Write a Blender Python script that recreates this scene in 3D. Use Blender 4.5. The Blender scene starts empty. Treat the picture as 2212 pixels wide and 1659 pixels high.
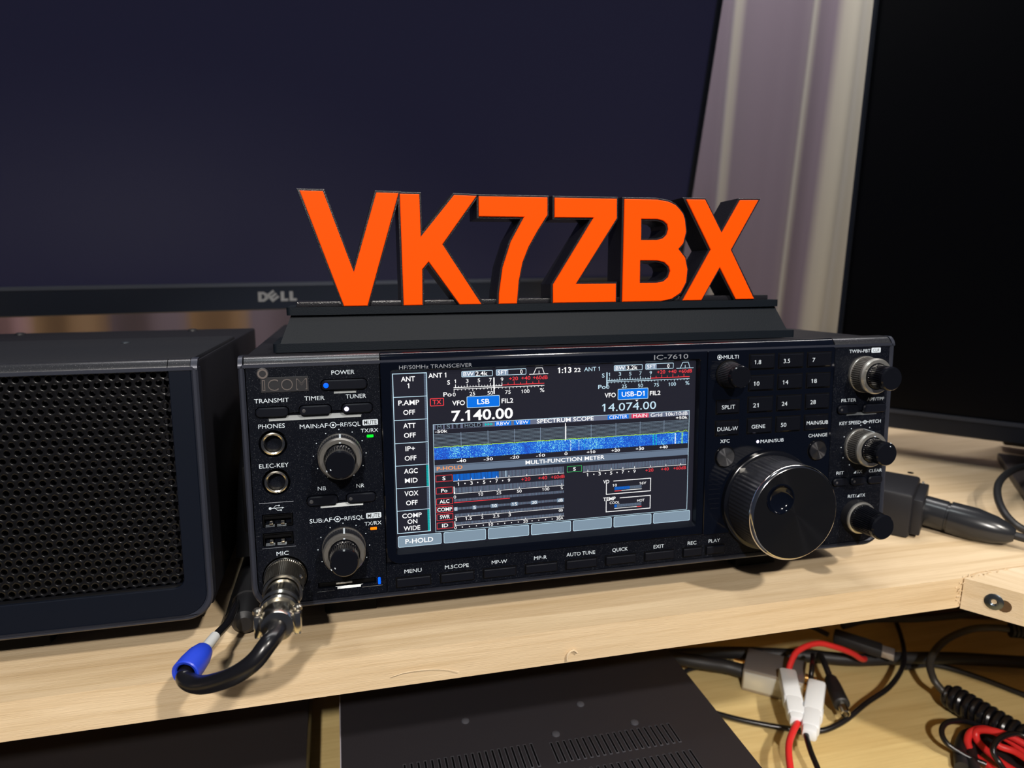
import bpy, bmesh, math, random
from mathutils import Vector, Matrix
from mathutils.geometry import tessellate_polygon
R = math.radians
random.seed(7)
S = 0.001                                   # everything below is written in millimetres
col = bpy.context.scene.collection
scn = bpy.context.scene

# ------------------------------------------------------------------ camera, world, lights, exposure
FPX = 1550.0
CAM_C = Vector((0.04295534, -0.32035052, 0.1725918))
CAM_R = Matrix(((0.9713584355, -0.2374963310, 0.0076342940),
                (-0.0422021685, -0.2040459440, -0.9780512408),
                (0.2338413279, 0.9497161394, -0.2082246092)))     # rows: right, down, forward
cam = bpy.data.objects.new('camera', bpy.data.cameras.new('camera'))
col.objects.link(cam)
rt, dn, fw = CAM_R[0], CAM_R[1], CAM_R[2]
m = Matrix((rt, -dn, -fw)).transposed().to_4x4()
m.translation = CAM_C
cam.matrix_world = m
cam.data.sensor_width = 36.0
cam.data.lens = FPX / 2212 * 36.0
cam.data.clip_start = 0.01
cam.data.dof.use_dof = True
cam.data.dof.focus_distance = 0.335
cam.data.dof.aperture_fstop = 10.0
scn.camera = cam
scn.view_settings.view_transform = 'Standard'
scn.view_settings.look = 'None'
scn.view_settings.exposure = 0.0
scn.view_settings.gamma = 1.0
scn.view_settings.use_curve_mapping = False

w = bpy.data.worlds.new('world'); scn.world = w; w.use_nodes = True
bg = w.node_tree.nodes['Background']
bg.inputs[0].default_value = (0.50, 0.58, 0.85, 1); bg.inputs[1].default_value = 0.06

def spot(name, loc, aim, energy, size, ang, blend, colr):
    d = bpy.data.lights.new(name, 'SPOT'); d.energy = energy; d.shadow_soft_size = size
    d.spot_size = R(ang); d.spot_blend = blend; d.color = colr
    o = bpy.data.objects.new(name, d); col.objects.link(o); o.location = loc
    o.rotation_euler = (Vector(aim) - Vector(loc)).to_track_quat('-Z', 'Y').to_euler()
    return o
def area(name, loc, aim, energy, sx, sy, colr):
    d = bpy.data.lights.new(name, 'AREA'); d.energy = energy; d.shape = 'RECTANGLE'; d.size = sx; d.size_y = sy; d.color = colr
    o = bpy.data.objects.new(name, d); col.objects.link(o); o.location = loc
    o.rotation_euler = (Vector(aim) - Vector(loc)).to_track_quat('-Z', 'Y').to_euler()
    return o
spot('lamp_right', (0.60, -1.15, 1.28), (0.05, -0.16, 0.0), 88, 0.045, 34.0, 0.08, (1.0, 0.93, 0.84))
spot('lamp_left', (-0.25, -1.42, 1.05), (0.05, -0.16, 0.0), 98, 0.035, 25.8, 0.06, (1.0, 0.94, 0.87))
area('lamp_above', (0.03, -0.20, 1.30), (0.1, 0.0, 0.1), 1.6, 0.16, 0.10, (0.93, 1.0, 1.0))
area('curtain_fill', (0.45, 0.30, 1.05), (0.45, 0.60, 0.66), 15, 1.5, 0.10, (1.0, 0.97, 0.95))  # added unseen light behind the monitors, brightens the curtain and spares the shelf

# ------------------------------------------------------------------ pixel -> world on the plane z = h (mm)
def GY(u, v, y):
    d = rt * ((u - 1106) / FPX) + dn * ((v - 829.5) / FPX) + fw
    p = CAM_C + d * ((y * S - CAM_C.y) / d.y)
    return (p.x / S, p.y / S, p.z / S)
def G(u, v, z):
    d = rt * ((u - 1106) / FPX) + dn * ((v - 829.5) / FPX) + fw
    t = (z * S - CAM_C.z) / d.z
    p = CAM_C + d * t
    return (p.x / S, p.y / S, z)

# ------------------------------------------------------------------ materials
def mat(name, c, rough=0.5, metal=0.0, spec=0.5, emis=None, es=1.0, coat=0.0, aniso=0.0, trans=0.0, bump=None, alpha=1.0):
    mt = bpy.data.materials.new(name); mt.use_nodes = True
    nt = mt.node_tree; b = nt.nodes['Principled BSDF']
    b.inputs['Base Color'].default_value = (*c, 1)
    b.inputs['Roughness'].default_value = rough
    b.inputs['Metallic'].default_value = metal
    b.inputs['Specular IOR Level'].default_value = spec
    b.inputs['Coat Weight'].default_value = coat
    b.inputs['Coat Roughness'].default_value = 0.06
    b.inputs['Transmission Weight'].default_value = trans
    if emis:
        b.inputs['Emission Color'].default_value = (*emis, 1); b.inputs['Emission Strength'].default_value = es
    if aniso:
        b.inputs['Anisotropic'].default_value = aniso
        b.inputs['Anisotropic Rotation'].default_value = .25
        t = nt.nodes.new('ShaderNodeTangent'); t.direction_type = 'RADIAL'; t.axis = 'Y'
        nt.links.new(t.outputs[0], b.inputs['Tangent'])
    if bump:
        tc = nt.nodes.new('ShaderNodeTexCoord'); n = nt.nodes.new('ShaderNodeTexNoise')
        n.inputs['Scale'].default_value = bump[0]; n.inputs['Detail'].default_value = 2
        bp = nt.nodes.new('ShaderNodeBump'); bp.inputs['Strength'].default_value = bump[1]; bp.inputs['Distance'].default_value = bump[2]
        nt.links.new(tc.outputs['Object'], n.inputs['Vector']); nt.links.new(n.outputs['Fac'], bp.inputs['Height'])
        nt.links.new(bp.outputs[0], b.inputs['Normal'])
    return mt

def wood(name, light, dark, ang=0.0, knots=True, scale=1.0, seed=0.0, rough=0.55):
    mt = bpy.data.materials.new(name); mt.use_nodes = True
    nt = mt.node_tree; L = nt.links; N = nt.nodes; b = N['Principled BSDF']
    tc = N.new('ShaderNodeTexCoord'); mp = N.new('ShaderNodeMapping')
    mp.inputs['Rotation'].default_value = (0, 0, ang); mp.inputs['Location'].default_value = (seed, seed * 1.7, seed * .3)
    L.new(tc.outputs['Object'], mp.inputs['Vector'])
    def noise(sx, sy, sz, sc, det, dist=0):
        m2 = N.new('ShaderNodeMapping'); m2.inputs['Scale'].default_value = (sx, sy, sz); L.new(mp.outputs[0], m2.inputs['Vector'])
        n = N.new('ShaderNodeTexNoise'); n.inputs['Scale'].default_value = sc * scale; n.inputs['Detail'].default_value = det
        n.inputs['Distortion'].default_value = dist
        L.new(m2.outputs[0], n.inputs['Vector']); return n
    big = noise(1.0, 14, 14, 5, 3, 0.6)       # broad growth bands
    med = noise(1.5, 45, 45, 9, 4, 0.3)
    fin = noise(6, 160, 160, 16, 2)
    blot = noise(3, 5, 5, 5, 2)
    def ramp(n, a, bb):
        r = N.new('ShaderNodeMapRange'); r.inputs[1].default_value = a; r.inputs[2].default_value = bb; L.new(n.outputs['Fac'], r.inputs[0]); return r
    def math_(op, a, bb):
        q = N.new('ShaderNodeMath'); q.operation = op
        for i, x in enumerate((a, bb)):
            if isinstance(x, (int, float)): q.inputs[i].default_value = x
            else: L.new(x, q.inputs[i])
        return q.outputs[0]
    s = math_('MULTIPLY', ramp(big, .38, .66).outputs[0], .50)
    s = math_('ADD', s, math_('MULTIPLY', ramp(med, .48, .72).outputs[0], .34))
    s = math_('ADD', s, math_('MULTIPLY', ramp(fin, .45, .8).outputs[0], .16))
    s = math_('ADD', s, math_('MULTIPLY', ramp(blot, .45, .8).outputs[0], .15))
    cr = N.new('ShaderNodeMix'); cr.data_type = 'RGBA'; cr.clamp_factor = True
    cr.inputs[6].default_value = (*light, 1); cr.inputs[7].default_value = (*dark, 1)
    L.new(s, cr.inputs[0]); L.new(cr.outputs[2], b.inputs['Base Color'])
    b.inputs['Roughness'].default_value = rough; b.inputs['Specular IOR Level'].default_value = 0.3
    bp = N.new('ShaderNodeBump'); bp.inputs['Strength'].default_value = 0.35; bp.inputs['Distance'].default_value = 0.0004
    L.new(fin.outputs['Fac'], bp.inputs['Height']); L.new(bp.outputs[0], b.inputs['Normal'])
    return mt

def speckled(name, c, c2, rough, metal=0.0, scale=4200, lo=.74, spec=.13):
    """fine metallic-flake paint"""
    mt = mat(name, c, rough, metal, spec=spec)
    nt = mt.node_tree; b = nt.nodes['Principled BSDF']
    tc = nt.nodes.new('ShaderNodeTexCoord'); n = nt.nodes.new('ShaderNodeTexNoise'); n.inputs['Scale'].default_value = scale; n.inputs['Detail'].default_value = 0
    r = nt.nodes.new('ShaderNodeMapRange'); r.inputs[1].default_value = lo; r.inputs[2].default_value = lo + .06
    x = nt.nodes.new('ShaderNodeMix'); x.data_type = 'RGBA'; x.inputs[6].default_value = (*c, 1); x.inputs[7].default_value = (*c2, 1)
    nt.links.new(tc.outputs['Object'], n.inputs['Vector']); nt.links.new(n.outputs['Fac'], r.inputs[0]); nt.links.new(r.outputs[0], x.inputs[0]); nt.links.new(x.outputs[2], b.inputs['Base Color'])
    return mt

MT = {}
MT['panel'] = speckled('panel_paint', (.0018, .0027, .0060), (.06, .066, .08), .42)
MT['chassis'] = speckled('chassis_paint', (.010, .010, .013), (.04, .04, .05), .5, scale=4500)
MT['lip'] = mat('lip_highlight', (.27, .29, .30), .34, .6)  # scoop floors: highlight on the dark panel paint, put into a paler colour
MT['rail'] = mat('rail_metal', (.030, .034, .050), .36, .3, bump=(1500, .2, .0001))
MT['railc'] = speckled('chamfer_paint', (.030, .032, .038), (.20, .20, .21), .27, .45, spec=.9)
MT['gloss'] = mat('gloss_black', (.0020, .0030, .0068), .09, 0, .4)
MT['button'] = mat('button_plastic', (.0035, .0045, .0085), .38, spec=.22, bump=(3000, .15, .0001))
MT['key'] = mat('key_plastic', (.004, .0045, .007), .16)
MT['gap'] = mat('gap_black', (.001, .001, .0015), .7, spec=.1)
MT['knob'] = mat('knob_black', (.004, .0045, .007), .17, spec=.4)
MT['grip'] = mat('grip_rubber', (.012, .013, .019), .48)
MT['ring'] = mat('ring_metal', (.50, .49, .46), .34, .85)
MT['ringd'] = mat('ring_dark_metal', (.27, .26, .245), .36, .8)
MT['chrome'] = mat('chrome', (.62, .61, .60), .12, 1)
MT['spun'] = mat('spun_black', (.036, .037, .043), .17, .85, aniso=.95)
MT['spun2'] = mat('spun_button', (.16, .16, .17), .26, .95, aniso=.95)
MT['print'] = mat('print_white', (.60, .68, .76), .5, spec=.2)
MT['printg'] = mat('print_grey', (.22, .24, .28), .5)
MT['logo'] = mat('logo_grey', (.016, .0165, .020), .4)
MT['logoline'] = mat('logo_line', (.15, .13, .125), .35, .3)
MT['nickel'] = mat('nickel', (.58, .55, .48), .18, 1, bump=(500, .1, .0002))
MT['nickelk'] = mat('nickel_knurl', (.42, .39, .34), .30, 1)
MT['rubber'] = mat('cable_rubber', (.006, .006, .008), .26)
MT['rubberm'] = mat('cable_matte', (.012, .012, .014), .5)
MT['plasticd'] = mat('dark_plastic', (.013, .013, .016), .45, spec=.35)
MT['orange'] = mat('orange_plastic', (1.0, .074, .0), .5, spec=.06, bump=(1800, .25, .0001))
MT['signblk'] = mat('sign_black', (.0034, .0060, .0100), .58, spec=.16, bump=(1400, .3, .0002))
MT['signgl'] = mat('sign_body_black', (.010, .010, .013), .30, bump=(1800, .6, .0002))
MT['blue'] = mat('blue_plastic', (.015, .05, .55), .38)
MT['white'] = mat('white_plastic', (.55, .57, .58), .35)
MT['whitet'] = mat('white_nylon', (.80, .84, .88), .35)
MT['redw'] = mat('red_insulation', (.75, .03, .03), .35)
MT['alu'] = mat('aluminium', (.55, .53, .54), .32, .8)
MT['aluface'] = mat('aluminium_light', (.80, .82, .80), .35, .5)
MT['gold'] = mat('gold', (.85, .55, .20), .25, 1)
MT['grille'] = mat('grille_metal', (.006, .006, .007), .22, .2)
MT['deep'] = mat('deep_black', (.0015, .0015, .002), .6, spec=.1)
MT['cone'] = mat('cone_metal', (.02, .02, .022), .18, .4)
MT['spkframe'] = mat('frame_paint', (.004, .006, .012), .40, spec=.16, bump=(1200, .15, .0001))
MT['spktop'] = mat('cover_paint', (.010, .011, .014), .45, spec=.35, bump=(700, .25, .0002))
MT['mbezel'] = mat('monitor_bezel', (.011, .015, .026), .38, bump=(1500, .15, .0001))
MT['medge'] = mat('monitor_edge', (.06, .068, .09), .3)
MT['mscreen'] = mat('monitor_screen', (.006, .006, .010), .38, spec=.4, emis=(.0105, .0100, .0240), es=.9)
MT['mscreen2'] = mat('monitor_screen_dark', (.002, .002, .003), .35, spec=.25)
MT['dlogo'] = mat('silver_print', (.35, .36, .38), .35, .4)
MT['psu'] = mat('psu_paint', (.020, .018, .022), .48, bump=(900, .2, .0001))
MT['psuedge'] = mat('psu_edge', (.55, .52, .60), .3, .4)
MT['wall'] = mat('wall_paint', (.35, .30, .26), .8)
MT['screw'] = mat('screw_steel', (.12, .14, .16), .3, .9)
MT['standm'] = mat('stand_plastic', (.045, .036, .034), .5)
MT['pine'] = wood('pine_board', (.76, .595, .39), (.53, .375, .205))
MT['pine2'] = wood('pine_corner_board', (.78, .63, .44), (.60, .44, .25), ang=R(61), seed=3.1)
MT['desk'] = wood('desk_veneer', (.74, .57, .26), (.56, .39, .155), seed=9.3)
MT['brownb'] = wood('panel_board', (.115, .065, .03), (.08, .045, .022), seed=5.5)
# light given off by the radio's display and lamps
def em(name, c, s=1.0): return mat(name, (0, 0, 0), .4, spec=.2, emis=c, es=s)
E_ = {'bk': mat('lcd_dark', (.004, .004, .006), .12, spec=.5, emis=(.0135, .0135, .021), es=1),
      'w': em('lcd_white', (1.0, 1.0, 1.0), 1.1), 'w2': em('lcd_pale', (.62, .86, 1.0), .95), 'r': em('lcd_red', (1.0, .055, .07), .95),
      'b': em('lcd_blue', (.0, .17, .80), 1.0), 'g': em('lcd_grey', (.14, .19, .27), 1.0), 'g2': em('lcd_grey_light', (.25, .33, .45), 1.0),
      'btn': em('lcd_button', (.22, .30, .38), 1.0), 'bar': em('lcd_bar', (.14, .16, .24), 1.0), 'c': em('lcd_cyan', (.0, .62, .62), .9),
      'o': em('lcd_orange', (1.0, .35, .10), 1.0), 'y': em('lcd_yellow', (.42, .85, .05), .9), 'gr': em('lcd_green', (.05, .6, .15), 1.0),
      'dim': em('lcd_dim', (.18, .26, .36), 1.0), 'pk': em('lcd_crimson', (.75, .04, .11), 1.0)}
LED = {'blue': em('lamp_blue', (.0, .07, 1.0), 2.5), 'green': em('lamp_green', (.0, .95, .02), 1.6), 'orange': em('lamp_orange', (1.0, .16, .0), 2.0), 'white': em('lamp_white', (.80, .74, 1.0), 1.6)}
def waterfall():
    mt = bpy.data.materials.new('lcd_waterfall'); mt.use_nodes = True; nt = mt.node_tree; N = nt.nodes; L = nt.links; b = N['Principled BSDF']
    b.inputs['Base Color'].default_value = (0, 0, 0, 1)
    tc = N.new('ShaderNodeTexCoord'); n = N.new('ShaderNodeTexNoise'); n.inputs['Scale'].default_value = 2600; n.inputs['Detail'].default_value = 1
    mp = N.new('ShaderNodeMapping'); mp.inputs['Scale'].default_value = (1, 1, .8); L.new(tc.outputs['Object'], mp.inputs[0]); L.new(mp.outputs[0], n.inputs['Vector'])
    n2 = N.new('ShaderNodeTexNoise'); n2.inputs['Scale'].default_value = 120; n2.inputs['Detail'].default_value = 2; L.new(mp.outputs[0], n2.inputs['Vector'])
    a = N.new('ShaderNodeMath'); a.operation = 'MULTIPLY_ADD'; a.inputs[1].default_value = .45; L.new(n2.outputs['Fac'], a.inputs[0]); L.new(n.outputs['Fac'], a.inputs[2])
    r = N.new('ShaderNodeValToRGB'); L.new(a.outputs[0], r.inputs[0])
    r.color_ramp.elements[0].position = .52; r.color_ramp.elements[0].color = (.0, .05, .45, 1)
    r.color_ramp.elements[1].position = .95; r.color_ramp.elements[1].color = (.35, .95, .85, 1)
    e = r.color_ramp.elements.new(.755); e.color = (.0, .13, .80, 1)
    e = r.color_ramp.elements.new(.83); e.color = (.0, .30, .85, 1)
    L.new(r.outputs[0], b.inputs['Emission Color']); b.inputs['Emission Strength'].default_value = .95
    return mt
E_['wf'] = waterfall()

# ------------------------------------------------------------------ mesh building (mm)
def rr(x0, x1, z0, z1, r=0, n=5, corners=(1, 1, 1, 1)):
    """rounded rectangle outline, counter-clockwise from bottom left; corners = bl, br, tr, tl"""
    out = []
    for k, (cx, cz, a0) in enumerate(((x0 + r, z0 + r, 180), (x1 - r, z0 + r, 270), (x1 - r, z1 - r, 0), (x0 + r, z1 - r, 90))):
        if r == 0 or not corners[k]:
            out.append(((x0, x1, x1, x0)[k], (z0, z0, z1, z1)[k]))
        else:
            for i in range(n + 1):
                a = R(a0 + 90 * i / n); out.append((cx + r * math.cos(a), cz + r * math.sin(a)))
    return out

def spline(pts, n=8):
    P = [Vector(p) for p in pts]; out = []
    P = [P[0] * 2 - P[1]] + P + [P[-1] * 2 - P[-2]]
    for i in range(1, len(P) - 2):
        for k in range(n):
            t = k / n; a, b, c, d = P[i - 1], P[i], P[i + 1], P[i + 2]
            out.append(.5 * ((2 * b) + (-a + c) * t + (2 * a - 5 * b + 4 * c - d) * t * t + (-a + 3 * b - 3 * c + d) * t ** 3))
    out.append(P[-2]); return out

class M:
    def __init__(s): s.v = []; s.f = []; s.mi = []; s.mats = []
    def _m(s, mt):
        if mt not in s.mats: s.mats.append(mt)
        return s.mats.index(mt)
    def add(s, vs, fs, mt):
        o = len(s.v); i = s._m(mt); s.v += [tuple(v) for v in vs]; s.f += [tuple(o + a for a in f) for f in fs]; s.mi += [i] * len(fs); return s
    def box(s, x0, x1, y0, y1, z0, z1, mt, bev=0.0):
        if bev <= 0:
            vs = [(x, y, z) for z in (z0, z1) for y in (y0, y1) for x in (x0, x1)]
            return s.add(vs, [(0, 2, 3, 1), (4, 5, 7, 6), (0, 1, 5, 4), (2, 6, 7, 3), (0, 4, 6, 2), (1, 3, 7, 5)], mt)
        bm = bmesh.new(); bmesh.ops.create_cube(bm, size=1)
        for v in bm.verts: v.co = Vector(((x0 + x1) / 2 + v.co.x * (x1 - x0), (y0 + y1) / 2 + v.co.y * (y1 - y0), (z0 + z1) / 2 + v.co.z * (z1 - z0)))
        bmesh.ops.bevel(bm, geom=bm.edges[:], offset=bev, segments=2, profile=.5, affect='EDGES')
        return s.bm(bm, mt)
    def bm(s, bm, mt, M4=None):
        bm.verts.index_update()
        s.add([(M4 @ v.co if M4 else v.co) for v in bm.verts], [[v.index for v in f.verts] for f in bm.faces], mt); bm.free(); return s
    def obox(s, c, ax, ay, az, hx, hy, hz, mt, bev=0.0):
        """oriented box"""
        t = M().box(-hx, hx, -hy, hy, -hz, hz, mt, bev); ax, ay, az = Vector(ax).normalized(), Vector(ay).normalized(), Vector(az).normalized(); c = Vector(c)
        return s.add([c + ax * p[0] + ay * p[1] + az * p[2] for p in t.v], t.f, mt)
    def prism(s, poly, y0, y1, mt, holes=(), bev=0.0, back=True):
        """outline in x,z extruded along y from y0 (front) to y1; bev chamfers the front edge"""
        loops = [list(poly)] + [list(h) for h in holes]
        flat = [p for l in loops for p in l]; n = len(flat)
        tri = tessellate_polygon([[Vector((p[0], p[1], 0)) for p in l] for l in loops])
        layers = [(y0 + bev, 0), (y1, 0)] if bev else [(y1, 0)]
        def inset(l, d, sgn):
            out = []; k = len(l); ar = sum(l[i][0] * l[(i + 1) % k][1] - l[(i + 1) % k][0] * l[i][1] for i in range(k))
            if ar < 0: d = -d
            for i in range(k):
                a, b, c = Vector(l[i - 1]), Vector(l[i]), Vector(l[(i + 1) % k])
                e1, e2 = (b - a), (c - b)
                if e1.length < 1e-9: e1 = e2
                if e2.length < 1e-9: e2 = e1
                n1 = Vector((-e1.y, e1.x)).normalized(); n2 = Vector((-e2.y, e2.x)).normalized()
                q = n1 + n2; L = q.length
                q = q / L * min(1 / max(.35, L / 2), 2.5) if L > 1e-6 else n1
                out.append((b.x + q.x * d * sgn, b.y + q.y * d * sgn))
            return out
        front = []
        for k, l in enumerate(loops): front += inset(l, bev, 1 if k == 0 else -1) if bev else l
        vs = [(p[0], y0, p[1]) for p in front]
        for (yy, _) in layers: vs += [(p[0], yy, p[1]) for p in flat]
        fs = []
        for t in tri: fs.append((t[0], t[1], t[2]))
        if back:
            o = n * len(layers)
            for t in tri: fs.append((o + t[2], o + t[1], o + t[0]))
        for k in range(len(layers)):
            a = n * k; b = n * (k + 1); st = 0
            for l in loops:
                for i in range(len(l)):
                    j = (i + 1) % len(l); fs.append((a + st + i, a + st + j, b + st + j, b + st + i))
                st += len(l)
        return s.add(vs, fs, mt)
    def lathe(s, c, prof, mt, seg=48, axis=(0, -1, 0), up=(0, 0, 1), flute=0, fd=0.0, fl=(), cap=(True, True)):
        """profile [(t, r)] along axis from centre c; rings listed in fl get flutes"""
        ax = Vector(axis).normalized(); u = Vector(up); u = (u - ax * u.dot(ax)).normalized(); wv = ax.cross(u); c = Vector(c)
        if flute: seg = flute * 4
        vs = []; fs = []
        for k, (t, r) in enumerate(prof):
            for i in range(seg):
                a = 2 * math.pi * i / seg; q = r
                if flute and k in fl and (i % 4) in (1, 2): q = r - fd
                vs.append(c + ax * t + (u * math.cos(a) + wv * math.sin(a)) * q)
        for k in range(len(prof) - 1):
            for i in range(seg):
                j = (i + 1) % seg; fs.append((k * seg + i, k * seg + j, (k + 1) * seg + j, (k + 1) * seg + i))
        if cap[0]: fs.append(tuple(range(seg))[::-1])
        if cap[1]: fs.append(tuple((len(prof) - 1) * seg + i for i in range(seg)))
        return s.add(vs, fs, mt)
    def tube(s, path, r, mt, seg=12, closed=False, rf=None):
        P = [Vector(p) for p in path]; n = len(P); vs = []; fs = []; up = None
        for k in range(n):
            t = (P[(k + 1) % n] - P[k - 1]) if closed else (P[min(k + 1, n - 1)] - P[max(k - 1, 0)])
            t.normalize()
            if up is None: up = Vector((0, 0, 1)) if abs(t.z) < .9 else Vector((1, 0, 0))
            up = (up - t * up.dot(t)).normalized(); sd = t.cross(up); q = rf(k / (n - 1)) * r if rf else r
            for i in range(seg):
                a = 2 * math.pi * i / seg; vs.append(P[k] + (up * math.cos(a) + sd * math.sin(a)) * q)
        for k in range(n if closed else n - 1):
            for i in range(seg):
                j = (i + 1) % seg; kk = (k + 1) % n; fs.append((k * seg + i, k * seg + j, kk * seg + j, kk * seg + i))
        if not closed: fs += [tuple(range(seg))[::-1], tuple((n - 1) * seg + i for i in range(seg))]
        return s.add(vs, fs, mt)
    def rect(s, x0, x1, z0, z1, y, mt): return s.add([(x0, y, z0), (x1, y, z0), (x1, y, z1), (x0, y, z1)], [(0, 1, 2, 3)], mt)
    def frame(s, x0, x1, z0, z1, t, y, mt):
        s.rect(x0, x1, z0, z0 + t, y, mt); s.rect(x0, x1, z1 - t, z1, y, mt); s.rect(x0, x0 + t, z0 + t, z1 - t, y, mt); return s.rect(x1 - t, x1, z0 + t, z1 - t, y, mt)
    def poly(s, pts, y, mt):
        tri = tessellate_polygon([[Vector((p[0], p[1], 0)) for p in pts]]); return s.add([(p[0], y, p[1]) for p in pts], [tuple(t) for t in tri], mt)
    def ringflat(s, cx, cz, r0, r1, y, mt, n=28, a0=0, a1=360):
        vs = []; fs = []
        for i in range(n + 1):
            a = R(a0 + (a1 - a0) * i / n); vs += [(cx + r0 * math.cos(a), y, cz + r0 * math.sin(a)), (cx + r1 * math.cos(a), y, cz + r1 * math.sin(a))]
        for i in range(n): fs.append((2 * i, 2 * i + 1, 2 * i + 3, 2 * i + 2))
        return s.add(vs, fs, mt)
    def disc(s, cx, cz, r, y, mt, n=20): return s.poly([(cx + r * math.cos(2 * math.pi * i / n), cz + r * math.sin(2 * math.pi * i / n)) for i in range(n)], y, mt)
    def text(s, t, x, z, h, y, mt, w=None, bold=0.0, th=0.0, al='l', desc=0.0):
        """text lying in the x,z plane facing -y; x,z = left baseline, h = cap height, w = width the word is fitted to"""
        vs, fs = glyphs(t, bold, th > 0)
        xs = [v[0] for v in vs]; x0, x1 = min(xs), max(xs); k = h / CAP; kx = (w / (x1 - x0)) if w else k * .92
        W = (x1 - x0) * kx; ox = x if al == 'l' else (x - W / 2 if al == 'c' else x - W)
        return s.add([(ox + (v[0] - x0) * kx, y - v[2] * th * 50, z + v[1] * k) for v in vs], fs, mt)
    def build(s, name, parent=None, smooth=True, ang=32, bevel=None):
        me = bpy.data.meshes.new(name); me.from_pydata([(a * S, b * S, c * S) for a, b, c in s.v], [], s.f)
        for mt in s.mats: me.materials.append(mt)
        me.polygons.foreach_set('material_index', s.mi)
        if smooth:
            me.shade_smooth(); me.set_sharp_from_angle(angle=R(ang))
        me.validate(); me.update()
        o = bpy.data.objects.new(name, me); col.objects.link(o)
        if parent: o.parent = parent
        return o

_gc = {}
def raw_glyphs(t, bold, solid):
    cu = bpy.data.curves.new('t', 'FONT'); cu.body = t; cu.size = 1; cu.offset = bold; cu.resolution_u = 3
    if solid: cu.extrude = .01
    ob = bpy.data.objects.new('t', cu); col.objects.link(ob)
    me = bpy.data.meshes.new_from_object(ob)
    r = ([tuple(v.co) for v in me.vertices], [tuple(p.vertices) for p in me.polygons])
    bpy.data.objects.remove(ob); bpy.data.curves.remove(cu); bpy.data.meshes.remove(me)
    return r
def glyphs(t, bold, solid):
    key = (t, bold, solid)
    if key not in _gc:
        vs, fs = raw_glyphs(t, bold, solid)
        if '1' in t and not solid:                 # give every figure one its slanted flag
            one = raw_glyphs('1', bold, False)[0]; wd = max(v[0] for v in one) - min(v[0] for v in one); top = max(v[1] for v in one)
            for i, ch_ in enumerate(t):
                if ch_ != '1': continue
                xl = max(v[0] for v in raw_glyphs(t[:i + 1], bold, False)[0]) - wd; o_ = len(vs)
                vs = vs + [(xl + .02, top, 0), (xl - .12, top * .82, 0), (xl - .12, top * .68, 0), (xl + .02, top * .82, 0)]; fs = fs + [(o_, o_ + 1, o_ + 2, o_ + 3)]
        _gc[key] = (vs, fs)
    return _gc[key]
CAP = 1.0
CAP = max(v[1] for v in glyphs('H', 0, False)[0])

def empty(name, loc=(0, 0, 0), rot=(0, 0, 0)):
    o = bpy.data.objects.new(name, None); o.empty_display_size = .02; col.objects.link(o)
    o.location = Vector(loc) * S; o.rotation_euler = rot; return o
def tag(o, label, cat, group=None):
    o['label'] = label; o['category'] = cat
    if group: o['group'] = group
    return o
def struct(o): o['kind'] = 'structure'; return o

TILT = (R(-4), 0, 0)          # radio, speaker and sign stand on raised front feet, leaning back 4 degrees
ZS = -21.0                    # top of the pine shelf
ZD = -170.0                   # top of the desk

# ================================================================== the room
o = M().box(-1500, 1700, 720, 740, -900, 1500, MT['wall']).build('wall_back'); struct(o)
o = M().box(-1500, 1700, -1600, 740, -920, -900, MT['wall']).build('floor'); struct(o)

# desk
dk = empty('desk', (100, 200, -900)); tag(dk, 'pale wooden desk under the shelf, covered with cables and black boxes', 'desk')
def rel(o, par):                                   # parent without moving
    o.parent = par; o.matrix_parent_inverse = Matrix.LocRotScale(par.location, par.rotation_euler, None).inverted(); return o
rel(M().box(-700, 1000, -330, 700, ZD - 25, ZD, MT['desk'], 1.5).build('desk_top'), dk)
for x in (-670, 930):
    rel(M().box(x, x + 40, -300, 680, -900, ZD - 25, MT['desk'], 1).build('leg'), dk)
# upright boards between desk and shelf
a, b = Vector((215, 268, 0)), Vector((700, 126, 0)); dr = (b - a).normalized(); nn = Vector((-dr.y, dr.x, 0))
c = (a + b) / 2 + nn * 8; hz = (ZS - 18.5 - ZD) / 2
o = M().obox((c.x, c.y, ZD + hz), dr, nn, (0, 0, 1), (b - a).length / 2, 8, hz - .3, MT['brownb']).build('support_board')
tag(o, 'brown upright wooden board behind the cables, holding up the shelf', 'board')
o = M().box(-420, -400, 0, 300, ZD, ZS - 18.6, MT['brownb']).build('support_board')
tag(o, 'brown wooden upright at the far left end under the shelf', 'board')

# pine shelf and corner board
SF = -13.2
outl = [(-620, -14.5), (386.4, -11.9), (402, -7.6), (950, 4.0), (950, 300), (-620, 300)]
def slab(outl, z0, z1, mt, ang=20):
    n = len(outl); q = M()
    return q.add([(x, y, z1) for x, y in outl] + [(x, y, z0) for x, y in outl], [tuple(range(n)), tuple(range(2 * n - 1, n - 1, -1))] + [(i, n + i, n + (i + 1) % n, (i + 1) % n) for i in range(n)], mt)
o = slab(outl, ZS - 18.5, ZS, MT['pine']).build('pine_shelf', ang=20)
tag(o, 'long pale pine shelf board carrying the radio and speaker', 'shelf')
p0 = Vector((388.5, -12.1)); dirf = Vector((.60, -.80, 0)); nf = Vector((-.80, -.60, 0)); p1 = p0 + Vector((.60, -.80)) * 160
outl = [(p0.x, p0.y), (p1.x, p1.y), (p1.x + 300, p1.y + 60), (930, 2.6), (404, -8.4)]
cb = slab(outl, ZS - 19.2, ZS - .2, MT['pine2']).build('corner_board', ang=20)
tag(cb, 'angled pine corner board with a screw in its sawn edge', 'board')
sp = Vector((p0.x, p0.y, 0)) + dirf * 15.5
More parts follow.
